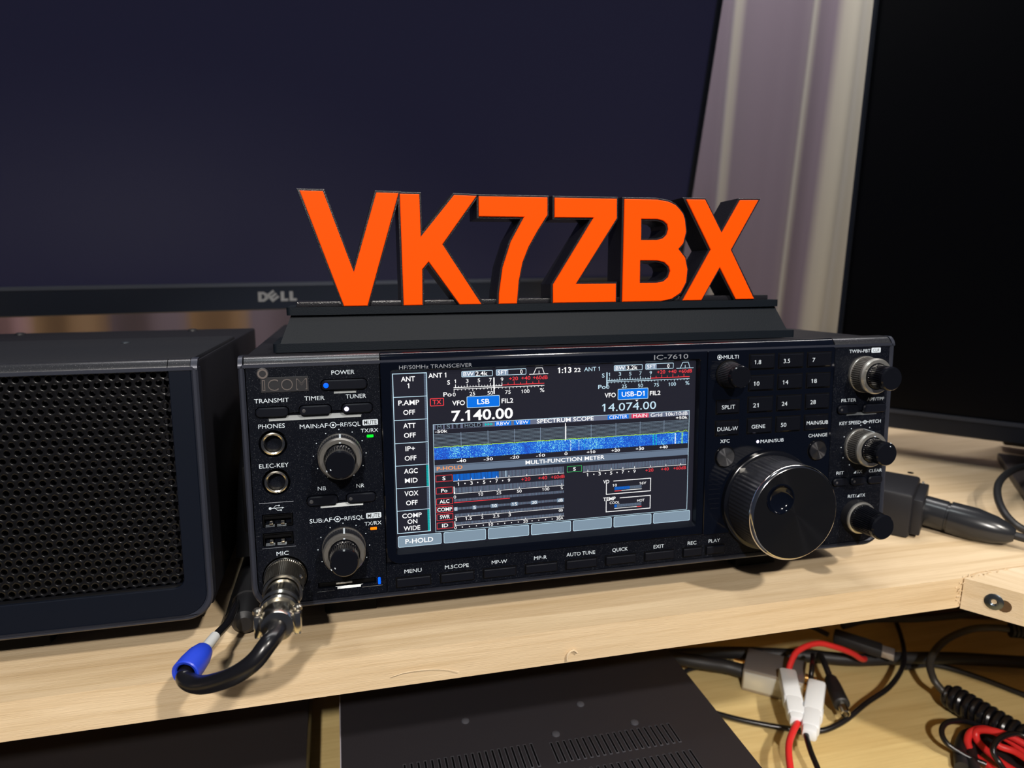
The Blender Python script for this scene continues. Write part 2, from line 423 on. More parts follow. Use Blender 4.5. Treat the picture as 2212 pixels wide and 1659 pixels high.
M().lathe((sp.x, sp.y, ZS - 9.5), [(-1, 4.6), (.25, 4.8), (.6, 4.2), (.8, 2.2), (.1, 1.6), (-.4, .5)], MT['screw'], 20, axis=nf).build('screw_head', cb)
M().lathe((sp.x + 3.0, sp.y - 4.0, ZS - 10.5), [(-1, 3.4), (.12, 3.6)], MT['brownb'], 14, axis=nf).build('torn_hole', cb)
# splinters left by the saw where the boards meet
q = M()
for k in range(16):
    c_ = Vector((387 + random.uniform(-2.5, 1.5), -11.9 + random.uniform(-.2, .3), ZS - random.uniform(.2, 17))); d_ = Vector((random.uniform(-1, 1), -random.uniform(.2, 1), random.uniform(-1, 1))).normalized()
    q.tube([c_, c_ + d_ * .9, c_ + d_ * random.uniform(1.2, 2.2) + Vector((0, 0, .4))], .22, MT['pine2'], 5)
for k in range(12):
    c_ = Vector((388 + k * 3.2 + random.uniform(-1, 1), -11.8 + k * .25, ZS - .1)); d_ = Vector((random.uniform(-1, 1), random.uniform(-.6, .6), .25)).normalized()
    q.tube([c_, c_ + d_ * 1.0, c_ + d_ * random.uniform(1.4, 3)], .2, MT['pine2'], 5)
q.build('saw_splinters', cb)
q = M()
for pts_, r_ in (([(1225, 1428), (1226, 1416), (1232, 1408), (1240, 1405), (1247, 1410)], .5), ([(846, 1462), (880, 1452), (930, 1446), (968, 1447), (992, 1452)], .16)):
    q.tube(spline([GY(u, v, -13.9) for u, v in pts_], 5), r_, MT['pine2'], 6)
q.build('chipped_mark', bpy.data.objects['pine_shelf'])

# ================================================================== curtain
def curtain():
    vs = []; fs = []; nx = 560; nz = 24; x0, x1 = -900, 1300
    folds = [(-820, 50, 22), (-700, 44, 20), (-600, 46, 24), (-500, 40, 20), (-395, 46, 25), (-300, 30, 16), (-245, 34, 22), (-160, 38, 24), (-70, 36, 20), (30, 40, 24), (130, 38, 20), (240, 40, 24), (345, 36, 20), (440, 36, 22), (545, 13, 13), (600, 40, -8), (655, 17, 20), (722, 30, 26), (800, 36, 22), (900, 40, 24), (1010, 40, 22), (1130, 44, 24), (1240, 40, 20)]
    for k in range(nz + 1):
        z = -120 + 1500 * k / nz
        for i in range(nx + 1):
            x = x0 + (x1 - x0) * i / nx
            lean = (z - 200) * .035
            y = 600
            for (c, wd, h) in folds:
                q = (x - c - lean * 0) / wd
                y -= h * math.exp(-q * q * 1.6)
            y += 3 * math.sin(x * .021 + z * .006)
            vs.append((x + lean, y, z))
    for k in range(nz):
        for i in range(nx):
            a = k * (nx + 1) + i; fs.append((a, a + 1, a + nx + 2, a + nx + 1))
    mt = bpy.data.materials.new('curtain_cloth'); mt.use_nodes = True; nt = mt.node_tree; N = nt.nodes; L = nt.links; bs = N['Principled BSDF']
    tc = N.new('ShaderNodeTexCoord'); sx = N.new('ShaderNodeSeparateXYZ'); L.new(tc.outputs['Object'], sx.inputs[0])
    # x minus the lean of the cloth
    ma = N.new('ShaderNodeMath'); ma.operation = 'MULTIPLY_ADD'; ma.inputs[1].default_value = -.035; L.new(sx.outputs[2], ma.inputs[0]); L.new(sx.outputs[0], ma.inputs[2])
    mr = N.new('ShaderNodeMapRange'); mr.inputs[1].default_value = -.9 - .007; mr.inputs[2].default_value = 1.3 - .007; L.new(ma.outputs[0], mr.inputs[0])
    rp = N.new('ShaderNodeValToRGB'); rp.color_ramp.interpolation = 'LINEAR'; L.new(mr.outputs[0], rp.inputs[0])
    mauve = (.150, .115, .150, 1); cream = (.40, .37, .31, 1); tan = (.26, .16, .085, 1); pink = (.36, .22, .25, 1)
    stops = [(-900, mauve), (-330, mauve), (-322, pink), (-292, pink), (-286, tan), (-214, tan), (-208, mauve), (-128, mauve), (-120, tan), (-60, tan), (-50, mauve), (80, mauve), (100, cream), (150, mauve), (556, mauve), (562, cream), (567, cream), (574, mauve), (655, mauve), (662, cream), (671, cream), (678, mauve), (702, mauve), (708, cream), (772, cream), (784, mauve)]
    els = rp.color_ramp.elements
    els[0].position = 0; els[0].color = mauve; els[1].position = 1; els[1].color = mauve
    for xx, cc in stops[1:]:
        e = els.new((xx + 900) / 2200); e.color = cc
    L.new(rp.outputs[0], bs.inputs['Base Color']); bs.inputs['Roughness'].default_value = .75; bs.inputs['Sheen Weight'].default_value = .2
    o = M().add(vs, fs, mt).build('curtain', ang=180)
    so = o.modifiers.new('thickness', 'SOLIDIFY'); so.thickness = .0012
    tag(o, 'mauve and cream striped curtain hanging behind the monitors', 'curtain')
curtain()

# ================================================================== monitors
def monitor(base, e, n, tilt, s0, s1, h, bz, bot, side, scr, thick, name, label, edge=3.0):
    """base point on the bottom edge line, e along it, n towards the viewer"""
    e = Vector(e).normalized(); n = Vector(n).normalized(); t = R(tilt)
    u = (Vector((0, 0, 1)) * math.cos(t) - n * math.sin(t)).normalized(); nrm = e.cross(u)       # facing direction
    rot = Matrix((e, -nrm, u)).transposed()
    root = empty(name, base); root.rotation_euler = rot.to_euler()
    tag(root, label, 'monitor')
    # local: x along, y back, z up
    M().prism(rr(s0, s1, 0, h, 2), 0, thick, MT['mbezel'], holes=[rr(s0 + side, s1 - side, bot, h - side, .5)], bev=1.0).build('bezel', root)
    M().rect(s0 + side, s1 - side, bot, h - side, 2.2, scr).build('screen', root)
    M().prism(rr(s0 + side - .2, s1 - side + .2, bot - edge, h - side + .2, .5), -.5, 1.5, MT['medge'], holes=[rr(s0 + side + .1, s1 - side - .1, bot, h - side - .1, .5)]).build('inner_rim', root)
    M().box(s0 + 8, s1 - 8, thick - 6, thick + 25, 10, h - 10, MT['plasticd'], 4).build('back_cover', root)
    return root
dm = monitor((-3.2, 374, 100), (.992, .12, 0), (.12, -.992, 0), -10, -470, 424, 420, 0, 25.5, 6.5, MT['mscreen'], 18, 'monitor', 'large dark computer monitor with a silver logo on its lower bezel, behind the radio')
lg = M()
# the four letters of the logo, second one turned
lz0, lz1 = 8.3, 17.3
lx = -22.5
lg.prism([(lx, lz0), (lx + 5, lz0), (lx + 8.4, lz0 + 2.2), (lx + 9, lz0 + 4.5), (lx + 8.4, lz0 + 6.8), (lx + 5, lz1), (lx, lz1)], -.5, .3, MT['dlogo'], holes=[[(lx + 3, lz0 + 2.2), (lx + 4.6, lz0 + 2.2), (lx + 6, lz0 + 4.5), (lx + 4.6, lz0 + 6.8), (lx + 3, lz0 + 6.8)]])
ex, ez = lx + 12.3, lz0 + 4.6; ca, sa = math.cos(R(38)), math.sin(R(38))
def rotp(pts): return [(ex + a * ca - b * sa, ez + a * sa + b * ca) for a, b in pts]
lg.prism(rotp([(-3.3, -4.3), (4.4, -4.3), (4.4, -2.2), (-.7, -2.2), (-.7, -1.1), (4.4, -1.1), (4.4, 1.1), (-.7, 1.1), (-.7, 2.2), (4.4, 2.2), (4.4, 4.3), (-3.3, 4.3)]), -.5, .3, MT['dlogo'])
for q in (19.6, 27.3):
    lg.prism([(lx + q, lz0), (lx + q + 6.4, lz0), (lx + q + 6.4, lz0 + 2.3), (lx + q + 3.1, lz0 + 2.3), (lx + q + 3.1, lz1), (lx + q, lz1)], -.5, .3, MT['dlogo'])
lg.build('logo', dm)
rm = monitor((516.4, 193.7, 5), (.715, -.70, 0), (-.70, -.715, 0), 4, -54, 380, 480, 0, 17, 4.0, MT['mscreen2'], 16, 'monitor', 'nearly black monitor turned inwards at the right edge, narrow bezel', edge=3.2)

# stands
ms = empty('monitor_stand', (150, 470, ZS)); tag(ms, 'dark stand column behind the radio carrying the large monitor', 'stand')
rel(M().box(60, 240, 420, 525, ZS - .2, ZS + 8, MT['plasticd'], 2).build('base'), ms)
rel(M().box(125, 175, 468, 500, ZS + 8, 330, MT['plasticd'], 3).build('column'), ms)
o = M().box(-620, 950, 300.4, 530, ZS - 18.5, ZS - .2, MT['pine']).build('pine_shelf')
tag(o, 'rear pine board behind the radio under the monitor stand', 'shelf')
ms2 = empty('monitor_stand', (640, 200, ZS)); tag(ms2, 'flat dark brown monitor foot plate at the right edge on the pine board', 'stand')
z2 = ZS + 6.5
q0 = Vector(G(2155, 978, z2)); q1 = Vector(G(2212, 1062, z2)); dq = (q1 - q0).normalized(); pq = Vector((-dq.y, dq.x, 0))
cc = q0 + dq * 110 + pq * 90
rel(M().obox((cc.x, cc.y, ZS + 3.3), dq, pq, (0, 0, 1), 110, 90, 3.2, MT['standm'], 1).build('base'), ms2)
rel(M().obox((658, 171, ZS + 130), (.715, -.70, 0), (.70, .715, 0), (0, 0, 1), 30, 12, 124, MT['standm'], 2).build('column'), ms2)

# ================================================================== the radio
rad = empty('radio_transceiver', (0, 0, 0), TILT)
tag(rad, 'black amateur radio transceiver with colour display, many buttons and a big tuning dial', 'radio')
# chassis with top cover
ch = M()
ch.box(1.0, 339, 8, 277, 3, 117.0, MT['chassis'], 1.6)
ch.prism(rr(0.6, 339.4, 1, 118, 12, corners=(1, 1, 0, 0)), 4.2, 12, MT['chassis'])
ch.build('chassis', rad)
o = M().box(-.2, 1.0, 60, 140, 35, 75, MT['deep'], .5).box(-3.0, -.2, 12, 22, 34, 66, MT['deep'], 1.2).build('side_handle', rad)
# front rail (frame) with rounded lower corners
ARC = [(.15, 113.0), (.15, 113.8), (.32, 114.5), (.75, 115.4), (1.4, 116.3), (2.2, 117.1), (3.1, 117.7), (4.0, 117.95), (7.5, 118.0)]
fr = M()
outer = rr(0, 340, 0, 114, 12, n=8, corners=(1, 1, 0, 0)); inner = rr(2.6, 337.4, 2.3, 113.9, 10.5, n=8, corners=(1, 1, 0, 0))
fr.prism(outer, 0, 7, MT['rail'], holes=[inner], bev=.8)
for (xa, xb) in ((0, 1.9), (338.1, 340)):
    n_ = len(ARC); fr.add([(x, y - .15, z + .1) for x in (xa, xb) for (y, z) in ARC], [(i, n_ + i, n_ + i + 1, i + 1) for i in range(n_ - 1)] + [tuple(range(n_)), tuple(range(2 * n_ - 1, n_ - 1, -1))], MT['rail'])
fr.build('front_frame', rad, ang=40)
# top chamfer in three lengths
def chamfer(xa, xb, mt, nm, par=None):
    n = len(ARC); q = M()
    q.add([(x, y, z) for x in (xa, xb) for (y, z) in ARC] , [(i, n + i, n + i + 1, i + 1) for i in range(n - 1)] + [tuple(range(n)), tuple(range(2 * n - 1, n - 1, -1))], mt)
    return q.build(nm, par or rad, ang=50)
chamfer(2.5, 61.3, MT['railc'], 'top_edge'); chamfer(61.8, 301.7, MT['gloss'], 'top_edge'); chamfer(302.3, 337.5, MT['railc'], 'top_edge')

# --- side panels with real cut-outs
def pill(x0, x1, z0, z1, r=2.0): return rr(x0, x1, z0, z1, min(r, (z1 - z0) / 2 - .01), n=5)
def cutpanel(name, outline, y0, y1, cutters, mt):
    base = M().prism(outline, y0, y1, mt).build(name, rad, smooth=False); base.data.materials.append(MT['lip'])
    for k, c in enumerate(cutters):
        co = c.build('cutter', None, smooth=False); bm_ = bmesh.new(); bm_.from_mesh(co.data); bmesh.ops.recalc_face_normals(bm_, faces=bm_.faces[:]); bm_.to_mesh(co.data); bm_.free()
        md = base.modifiers.new('cut', 'BOOLEAN'); md.object = co; md.operation = 'DIFFERENCE'; md.solver = 'EXACT'
    if 1:
        bm_ = bmesh.new(); bm_.from_mesh(base.data); bmesh.ops.recalc_face_normals(bm_, faces=bm_.faces[:]); bm_.to_mesh(base.data); bm_.free()
    base.parent = None
    bpy.context.view_layer.update()
    dg = bpy.context.evaluated_depsgraph_get()
    me = bpy.data.meshes.new_from_object(base.evaluated_get(dg), depsgraph=dg)
    base.modifiers.clear(); base.data = me
    for o in [x for x in bpy.data.objects if x.name.startswith('cutter')]: bpy.data.objects.remove(o)
    me.shade_smooth(); me.set_sharp_from_angle(angle=R(30))
    base.parent = rad
    return base
def scoop(x0, x1, z1, dz, dy, sl=1.2):
    """dished recess; its floor slopes out to the panel face at the lower lip"""
    z0 = z1 - dz; k = 1.3 / (dz * .62); za = z0 - 1.3; ya = .35 - dz * .62 * k * .73; yb = .35 + dz * .62
    s_ = sl * 1.3 / dz
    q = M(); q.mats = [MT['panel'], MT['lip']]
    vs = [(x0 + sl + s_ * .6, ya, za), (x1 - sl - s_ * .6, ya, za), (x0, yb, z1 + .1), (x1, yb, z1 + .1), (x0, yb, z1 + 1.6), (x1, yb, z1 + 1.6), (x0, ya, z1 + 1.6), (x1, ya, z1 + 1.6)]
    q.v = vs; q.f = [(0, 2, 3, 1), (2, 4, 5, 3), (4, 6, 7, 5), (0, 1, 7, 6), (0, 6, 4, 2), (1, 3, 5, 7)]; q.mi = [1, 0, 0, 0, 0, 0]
    return q
def hole(poly, d=3.0): return M().prism(poly, -.6, d, MT['panel'])
Lout = rr(3.1, 61.0, 2.8, 113.6, 9.8, n=8, corners=(1, 0, 0, 0))
LB = [('power', 35, 55.2, 101.9, 106.5), ('transmit', 6.4, 20.3, 90.9, 95.2), ('timer', 25, 38.9, 90.9, 95.2), ('tuner', 43.7, 57.3, 90.9, 95.2), ('nb', 26.4, 40, 48.5, 52.9), ('nr', 44, 57.3, 48.5, 52.9)]
cut = [hole(pill(a - .35, b + .35, c_ - .35, d + .35, 2.1)) for (_, a, b, c_, d) in LB]
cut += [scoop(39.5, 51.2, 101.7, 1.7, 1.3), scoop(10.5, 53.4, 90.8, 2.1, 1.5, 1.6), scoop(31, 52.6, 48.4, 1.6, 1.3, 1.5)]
cut += [M().lathe((12.9, .0, 78.6), [(-4, 6.0), (.6, 6.3)], MT['panel'], 40), M().lathe((13.4, 0, 60.9), [(-4, 6.0), (.6, 6.3)], MT['panel'], 40),
        M().lathe((15, 0, 15.5), [(-3.5, 10.0), (.6, 10.2)], MT['panel'], 40)]
cut += [hole(rr(6.4, 19.8, 39.8, 46.0, .3), 3.4), hole(rr(6.1, 19.6, 31.0, 37.2, .3), 3.4)]
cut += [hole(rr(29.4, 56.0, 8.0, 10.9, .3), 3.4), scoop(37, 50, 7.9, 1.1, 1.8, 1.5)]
cutpanel('left_panel', Lout, .35, 6, cut, MT['panel'])
RB = [('filter', 305.7, 318.6, 76.8, 81.4), ('apf', 321.6, 336.4, 76.5, 81.2), ('rit', 305.2, 314.3, 36.2, 40.5), ('dtx', 316.4, 325.9, 36.0, 40.4), ('clear', 327.8, 337.0, 35.9, 40.2)]
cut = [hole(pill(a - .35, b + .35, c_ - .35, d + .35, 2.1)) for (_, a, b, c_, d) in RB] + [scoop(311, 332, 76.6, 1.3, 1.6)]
cutpanel('right_panel', rr(302.6, 336.9, 2.8, 113.6, 9.8, n=8, corners=(0, 1, 0, 0)), .35, 6, cut, MT['panel'])
# backs of the cut-outs
M().rect(3, 337, 3, 113, 6.0, MT['gap']).build('panel_backing', rad)

# --- lower strip, display bezel, keypad plate
M().prism([(61.3, 2.8), (302.3, 2.8), (302.3, 15.2), (229, 15.2), (226.8, 16.2), (61.3, 16.2)], .35, 6, MT['panel']).build('lower_panel', rad)
db = M()
hl = rr(66.3, 222.6, 21.0, 109.6, 1.0, n=3)
db.prism(rr(61.4, 226.6, 16.4, 113.6, 7, n=8, corners=(1, 0, 0, 0)), -.55, 6, MT['gloss'], holes=[hl], bev=.35)
# recess walls down to the glass
hi = rr(66.6, 222.0, 22.8, 108.6, .6, n=3)
k = len(hl); db.add([(p[0], -.3, p[1]) for p in hl] + [(p[0], 3.05, p[1]) for p in hi], [(i, k + i, k + (i + 1) % k, (i + 1) % k) for i in range(k)], MT['button'])
db.build('display_bezel', rad)
M().prism(rr(227.0, 302.0, 15.5, 113.6, 1), -.35, 6, MT['gloss'], bev=.25).build('keypad_plate', rad)

# --- buttons
def button(poly, y, mt, name='push_button', bev=.35, lamp=None, well=None):
    b_ = M().prism(poly, y, 3.0, mt, bev=bev)
    if well: b_.rect(*well, MT['gap'])
    b_ = b_.build(name, rad)
    if lamp:
        x, z, r, mm_ = lamp
        M().lathe((x, y, z), [(-.3, r), (.08, r), (.14, r * .8)], mm_, 20).build('indicator_lamp', b_)
    return b_
lamp_off = mat('lamp_off', (.05, .05, .055), .3)
for nme, a, b_, c_, d in LB:
    lp = {'power': (a + 2.1, (c_ + d) / 2, 1.15, LED['blue']), 'tuner': (a + 2.0, (c_ + d) / 2, 1.05, LED['white']), 'timer': (a + 2.0, (c_ + d) / 2, .8, lamp_off), 'nb': (a + 1.9, (c_ + d) / 2, .85, lamp_off), 'nr': (a + 1.9, (c_ + d) / 2, .8, lamp_off)}.get(nme)
    button(pill(a, b_, c_, d, 1.9), -1.1, MT['button'], lamp=lp, bev=.5)
for nme, a, b_, c_, d in RB:
    lp = (a + 1.9, (c_ + d) / 2, .7, lamp_off) if nme != 'apf' and nme != 'clear' else None
    button(pill(a, b_, c_, d, 1.9), -1.1, MT['button'], lamp=lp, bev=.5)
for x in (65.8, 87.1, 108.4, 129.8, 151.1, 172.5, 194.1):
    button(rr(x, x + 16.1, 4.9, 9.1, .3), -1.0, MT['button'], well=(x - .6, x + 16.6, 4.3, 9.7, .30))
for x in (215.9, 229.3):
    button(rr(x, x + 10.4, 4.9, 9.0, .3), -1.0, MT['button'], well=(x - .6, x + 11.0, 4.3, 9.7, .30))
kc = [(250.3, 265.5), (267.4, 282.8), (284.7, 299.8)]; kr = [(102.9, 111.4), (91.6, 100.3), (80.1, 89.0), (68.7, 77.6)]
keys = [['1.8', '3.5', '7'], ['10', '14', '18'], ['21', '24', '28'], ['GENE', '50', 'MAIN/SUB']]
kt = M()
for r_ in range(4):
    for c_ in range(3):
        x0, x1 = kc[c_]; z0, z1 = kr[r_]
        button(rr(x0 + .5, x1 - .5, z0 + .5, z1 - .5, .5, n=3), -1.5, MT['key'], 'band_key', bev=.7, well=(x0, x1, z0, z1, -.37))
        t = keys[r_][c_]
        if t == 'MAIN/SUB': kt.text(t, x0 + 1.1, z0 + 3.4, 1.95, -1.54, MT['print'], w=13.2)
        elif t == 'GENE': kt.text(t, x0 + 2.4, z0 + 3.3, 1.95, -1.54, MT['print'], w=8.0)
        else: kt.text(t, x0 + 2.7, z0 + 3.2, 2.15, -1.54, MT['print'], w=len(t.replace('.', '')) * 1.65 + (.5 if '.' in t else 0))
for (x0, x1, z0, z1, t, w_) in ((232, 245.8, 80.2, 88.1, 'SPLIT', 7.7), (231.9, 245.8, 68.7, 77.2, 'DUAL-W', 11.9)):
    button(rr(x0 + .5, x1 - .5, z0 + .5, z1 - .5, .5, n=3), -1.3, MT['key'], 'push_button', bev=.6, well=(x0, x1, z0, z1, -.37))
    kt.text(t, (x0 + x1) / 2, z0 + 3.0, 2.05, -1.34, MT['print'], w=w_, al='c')
kt.build('key_lettering', rad, smooth=False)
for (x, r_) in ((238.2, 5.3), (293.8, 5.3)):
    b_ = empty('round_button'); b_.parent = rad; b_.location = Vector((x, 0, 57.6)) * S
    b_ = M().lathe((0, 0, 0), [(-2, r_ + .7), (.36, r_ + .7), (.36, r_ + .2), (-1, r_ + .1)], MT['gap'], 48, cap=(False, False)).build('button_well', b_)
    M().lathe((0, 0, 0), [(-2, r_), (1.3, r_), (1.6, r_ - .3)], MT['knob'], 48, cap=(False, False)).lathe((0, 0, 0), [(1.6, r_ - .3), (1.62, .05)], MT['spun2'], 64, cap=(False, True)).build('button_cap', b_.parent)

# --- printed legends
L_ = M(); P = MT['print']
def T(t, x0, z0, x1, h, bold=0.0, m_=P): L_.text(t, x0, z0, h, Y, m_, w=x1 - x0, bold=bold)
Y = .30
T('POWER', 39.7, 108.8, 49.9, 1.9); T('TRANSMIT', 6.0, 97.3, 20.7, 1.9); T('TIMER', 27.4, 97.5, 36.2, 1.9); T('TUNER', 45.6, 97.6, 54.7, 1.9)
T('PHONES', 7.1, 85.7, 18.4, 1.95); T('ELEC-KEY', 6.4, 67.6, 19.1, 1.9); T('MIC', 11.7, 26.1, 17.0, 1.9)
for (pre, xa, xb, zz, xm) in (('MAIN:AF', 24.8, 37.0, 84.7, 39.4), ('SUB:AF', 27.0, 37.0, 40.1, 39.5)):
    T(pre, xa, zz, xb, 1.95); T('RF/SQL', 42.7, zz, 51.6, 1.95)
    L_.rect(37.3, 38.0, zz + .8, zz + 1.15, Y, P); L_.rect(40.9, 42.4, zz + .8, zz + 1.15, Y, P); L_.ringflat(xm, zz + 1, 1.15, 1.45, Y, P); L_.disc(xm, zz + 1, .55, Y, P); L_.rect(37.3, xm - 1.4, zz + .8, zz + 1.15, Y, P)
    L_.poly(rr(52.6, 59.6, zz, zz + 2.7, .5), Y, P); L_.text('MUTE', 53.3, zz + .4, 1.9, Y - .04, MT['logo'], w=5.7, bold=.004)
    T('TX/RX', 51.7, zz - 3.3, 59.6, 1.75, 0)
T('NB', 31.3, 55.4, 35.0, 1.85); T('NR', 48.7, 55.4, 52.3, 1.85)
def dots(cx, cz, r, angs, rad_=.26):
    for a in angs: L_.disc(cx + r * math.cos(R(a)), cz + r * math.sin(R(a)), rad_, Y, P, 10)
dots(41.9, 71.7, 11.8, range(-60, 241, 30)); dots(41.9, 27.1, 11.8, range(-60, 241, 30)); dots(321.4, 57.8, 11.8, range(-60, 241, 30), .3)
# usb outline and symbol
L_.rect(5.5, 20.4, 51.2, 51.45, Y, MT['printg']); L_.rect(5.6, 20.4, 29.9, 30.05, Y, MT['printg'])
L_.disc(10.1, 48.7, .62, Y, P); L_.rect(10.1, 15.4, 48.58, 48.84, Y, P); L_.poly([(15.2, 48.3), (16.2, 48.7), (15.2, 49.1)], Y, P)
L_.poly([(11.3, 48.7), (12.5, 49.95), (12.5, 49.7), (11.55, 48.7)], Y, P); L_.rect(12.5, 13.9, 49.7, 49.95, Y, P); L_.disc(14.0, 49.8, .36, Y, P)
L_.poly([(12.0, 48.7), (13.2, 47.5), (13.2, 47.75), (12.3, 48.7)], Y, P); L_.rect(13.2, 14.7, 47.5, 47.75, Y, P); L_.rect(14.5, 15.1, 47.3, 47.9, Y, P)
for t, xa, xb in (('MENU', 69.6, 77.8), ('M.SCOPE', 89.2, 101.0), ('MP-W', 112.5, 120.3), ('MP-R', 134.2, 140.9), ('AUTO TUNE', 151.3, 166.7), ('QUICK', 176.1, 184.6), ('EXIT', 199.1, 205.0), ('REC', 218.6, 223.6), ('PLAY', 230.8, 237.5)):
    T(t, xa, 11.3 if xa < 190 else 10.8, xb, 1.85, 0)
T('TWIN-PBT', 311.4, 109.9, 324.6, 1.75); L_.poly(rr(325.3, 331.2, 109.6, 112.3, .5), Y, P); L_.text('CLR', 326.2, 110.1, 1.6, Y - .04, MT['logo'], w=4.2)
T('FILTER', 308.1, 83.1, 317.4, 1.75); T('APF/TPF', 324.4, 83.0, 335.4, 1.75); T('KEY SPEED', 307.7, 70.4, 321.2, 1.8); T('PITCH', 326.8, 70.4, 334.2, 1.8)
L_.rect(321.6, 326.4, 71.2, 71.5, Y, P); L_.ringflat(324.0, 71.3, .75, 1.05, Y, P)
T('RIT', 307.5, 42.5, 312.3, 1.75); T('TX', 320.6, 42.4, 324.2, 1.75); L_.frame(0, 0, 0, 0, 0, Y, P); L_.poly([(318.4, 42.4), (320.2, 42.4), (320.2, 44.1)], Y, P)
T('CLEAR', 328.6, 42.3, 337.0, 1.75); T('RIT/', 315.8, 28.6, 321.2, 1.7); T('TX', 323.6, 28.6, 327.0, 1.7); L_.poly([(321.4, 28.6), (323.3, 28.6), (323.3, 30.3)], Y, P)
Y = -.60
T('HF/50MHz TRANSCEIVER', 70.0, 110.2, 104.2, 1.75, 0, MT['printg']); T('IC-7610', 196.9, 110.3, 215.6, 2.3, 0, MT['printg'])
Y = -.40
T('MULTI', 235.7, 109.3, 244.3, 1.9); L_.ringflat(233.4, 110.3, 1.0, 1.3, Y, P); L_.disc(233.4, 110.3, .55, Y, P); L_.rect(234.6, 235.4, 110.1, 110.45, Y, P)
T('XFC', 235.3, 65.1, 240.8, 1.8); T('CHANGE', 288.1, 64.9, 299.8, 1.8); T('MAIN/SUB', 259.1, 63.6, 273.0, 1.8)
L_.disc(257.4, 64.5, .85, Y, LED['white'])
# small raised grip lines beside the dial
for k_ in range(8):
    z = 48 - k_ * 2.6; L_.rect(229.5 + max(0, k_ - 5) * .6, 236.5 - k_ * .1, z, z + .35, Y, MT['button'])
for k_ in range(6):
    z = 108 - k_ * 1.8; L_.rect(229.0, 232.5, z, z + .35, Y, MT['button'])
for nm_, tst in (('left_panel', lambda x, y, z: x < 61.3), ('right_panel', lambda x, y, z: x > 302.3), ('lower_panel', lambda x, y, z: y > 0 and 61.3 <= x <= 302.3), ('display_bezel', lambda x, y, z: y < -.5), ('keypad_plate', lambda x, y, z: -.5 <= y < 0 and 61.3 <= x <= 302.3)):
    q = M()
    for f_, i_ in zip(L_.f, L_.mi):
        v0 = L_.v[f_[0]]
        if tst(*v0): q.add([L_.v[k] for k in f_], [tuple(range(len(f_)))], L_.mats[i_])
    q.build('printed_lettering', bpy.data.objects[nm_], smooth=False)
# status lamps
M().prism(rr(54.3, 57.3, 79.0, 80.2, .3), .0, .5, LED['green'], bev=.1).build('status_lamp', rad)
M().prism(rr(54.3, 57.3, 34.5, 35.7, .3), .0, .5, LED['orange'], bev=.1).build('status_lamp', rad)
M().prism(rr(57.0, 58.2, 7.3, 10.7, .4), .0, .5, LED['blue'], bev=.1).build('status_lamp', rad)
# maker's logo plate
lo = M(); lo.prism(rr(9.1, 29.6, 101.9, 108.7, .2), .0, .5, MT['logo'], bev=.1)
lo.lathe((10.2, .35, 110.4), [(0, 2.6), (.3, 2.6), (.35, 2.4)], MT['logo'], 32)
lo.ringflat(10.2, 110.4, 1.45, 2.2, -.06, MT['logoline'])
for (s_, xa, xb, h_) in (('C', 12.2, 16.6, 5.0), ('O', 17.8, 22.8, 5.0), ('M', 24.2, 28.9, 5.0)): lo.text(s_, xa, 102.7, h_, -.06, MT['logoline'], w=xb - xa, bold=.0)
for (s_, xa, xb, h_) in (('C', 12.5, 16.3, 4.3), ('O', 18.15, 22.45, 4.3), ('M', 24.45, 28.65, 4.3)): lo.text(s_, xa, 103.05, h_, -.09, MT['logo'], w=xb - xa, bold=-.012)
lo.frame(9.8, 11.0, 102.7, 107.6, .3, -.06, MT['logoline'])
lo.build('logo_plate', rad, smooth=False)

# --- jacks and sockets
for (x, z) in ((12.9, 78.6), (13.4, 60.9)):
    M().lathe((x, 0, z), [(-3, 5.3), (-.6, 5.3), (.1, 5.1), (.25, 4.6), (0, 4.0), (-.8, 3.6), (-6, 3.5)], MT['nickel'], 40, cap=(False, False)).lathe((x, 0, z), [(-5.9, 5.2), (-5.8, .01)], MT['deep'], 24).build('audio_jack', rad)
for (x0, z0) in ((6.8, 40.2), (6.5, 31.4)):
    u_ = M(); x1, z1 = x0 + 12.6, z0 + 5.4
    u_.prism(rr(x0, x1, z0, z1, .3), .2, 3.2, MT['gap'], holes=[rr(x0 + .35, x1 - .35, z0 + .35, z1 - .35, .2)])
    u_.box(x0 + .5, x1 - .5, .4, 3.0, z1 - 1.9, z1 - .7, MT['gap'])
    for s_ in (2.6, 7.6):
        u_.box(x0 + s_, x0 + s_ + 1.6, .1, 2.5, z0 + .9, z0 + 2.6, MT['nickel'], .2)
        u_.add([(x0 + s_ - 1.7, -.15, z0 - .05), (x0 + s_ + 2.3, -.15, z0 - .05), (x0 + s_ + 2.3, .9, z0 + .8), (x0 + s_ - 1.7, .9, z0 + .8)], [(0, 1, 2, 3)], MT['chrome'])
    u_.build('usb_socket', rad)
sd = M(); sd.box(29.8, 55.5, 1.2, 3.2, 8.4, 10.6, MT['gap'], .2); sd.box(37.5, 45, .2, 2, 9.3, 10.0, MT['ring'], .2)
sd.add([(28.9, .3, 6.5), (36.8, .3, 6.5), (36.8, .9, 6.9), (28.9, .9, 6.9)], [(0, 1, 2, 3)], MT['ring']); sd.rect(49.5, 59.1, 6.55, 6.75, .30, MT['ring'])
sd.build('card_slot', rad)
# --- feet
for x in (31, 264.5):
    for (y0, y1, zt) in ((28, 50, -19.6), (235, 262, -2.0)):
        dz = 0 if y0 < 100 else 0
        fz = -ZS
        # bottom of the foot meets the shelf (which is level, the radio leans back)
        zb = (ZS / math.cos(R(4))) + math.tan(R(4)) * ((y0 + y1) / 2)
        M().box(x, x + 26, y0, y1, zb + .9, 3.2, MT['deep'], .8).build('foot', rad)

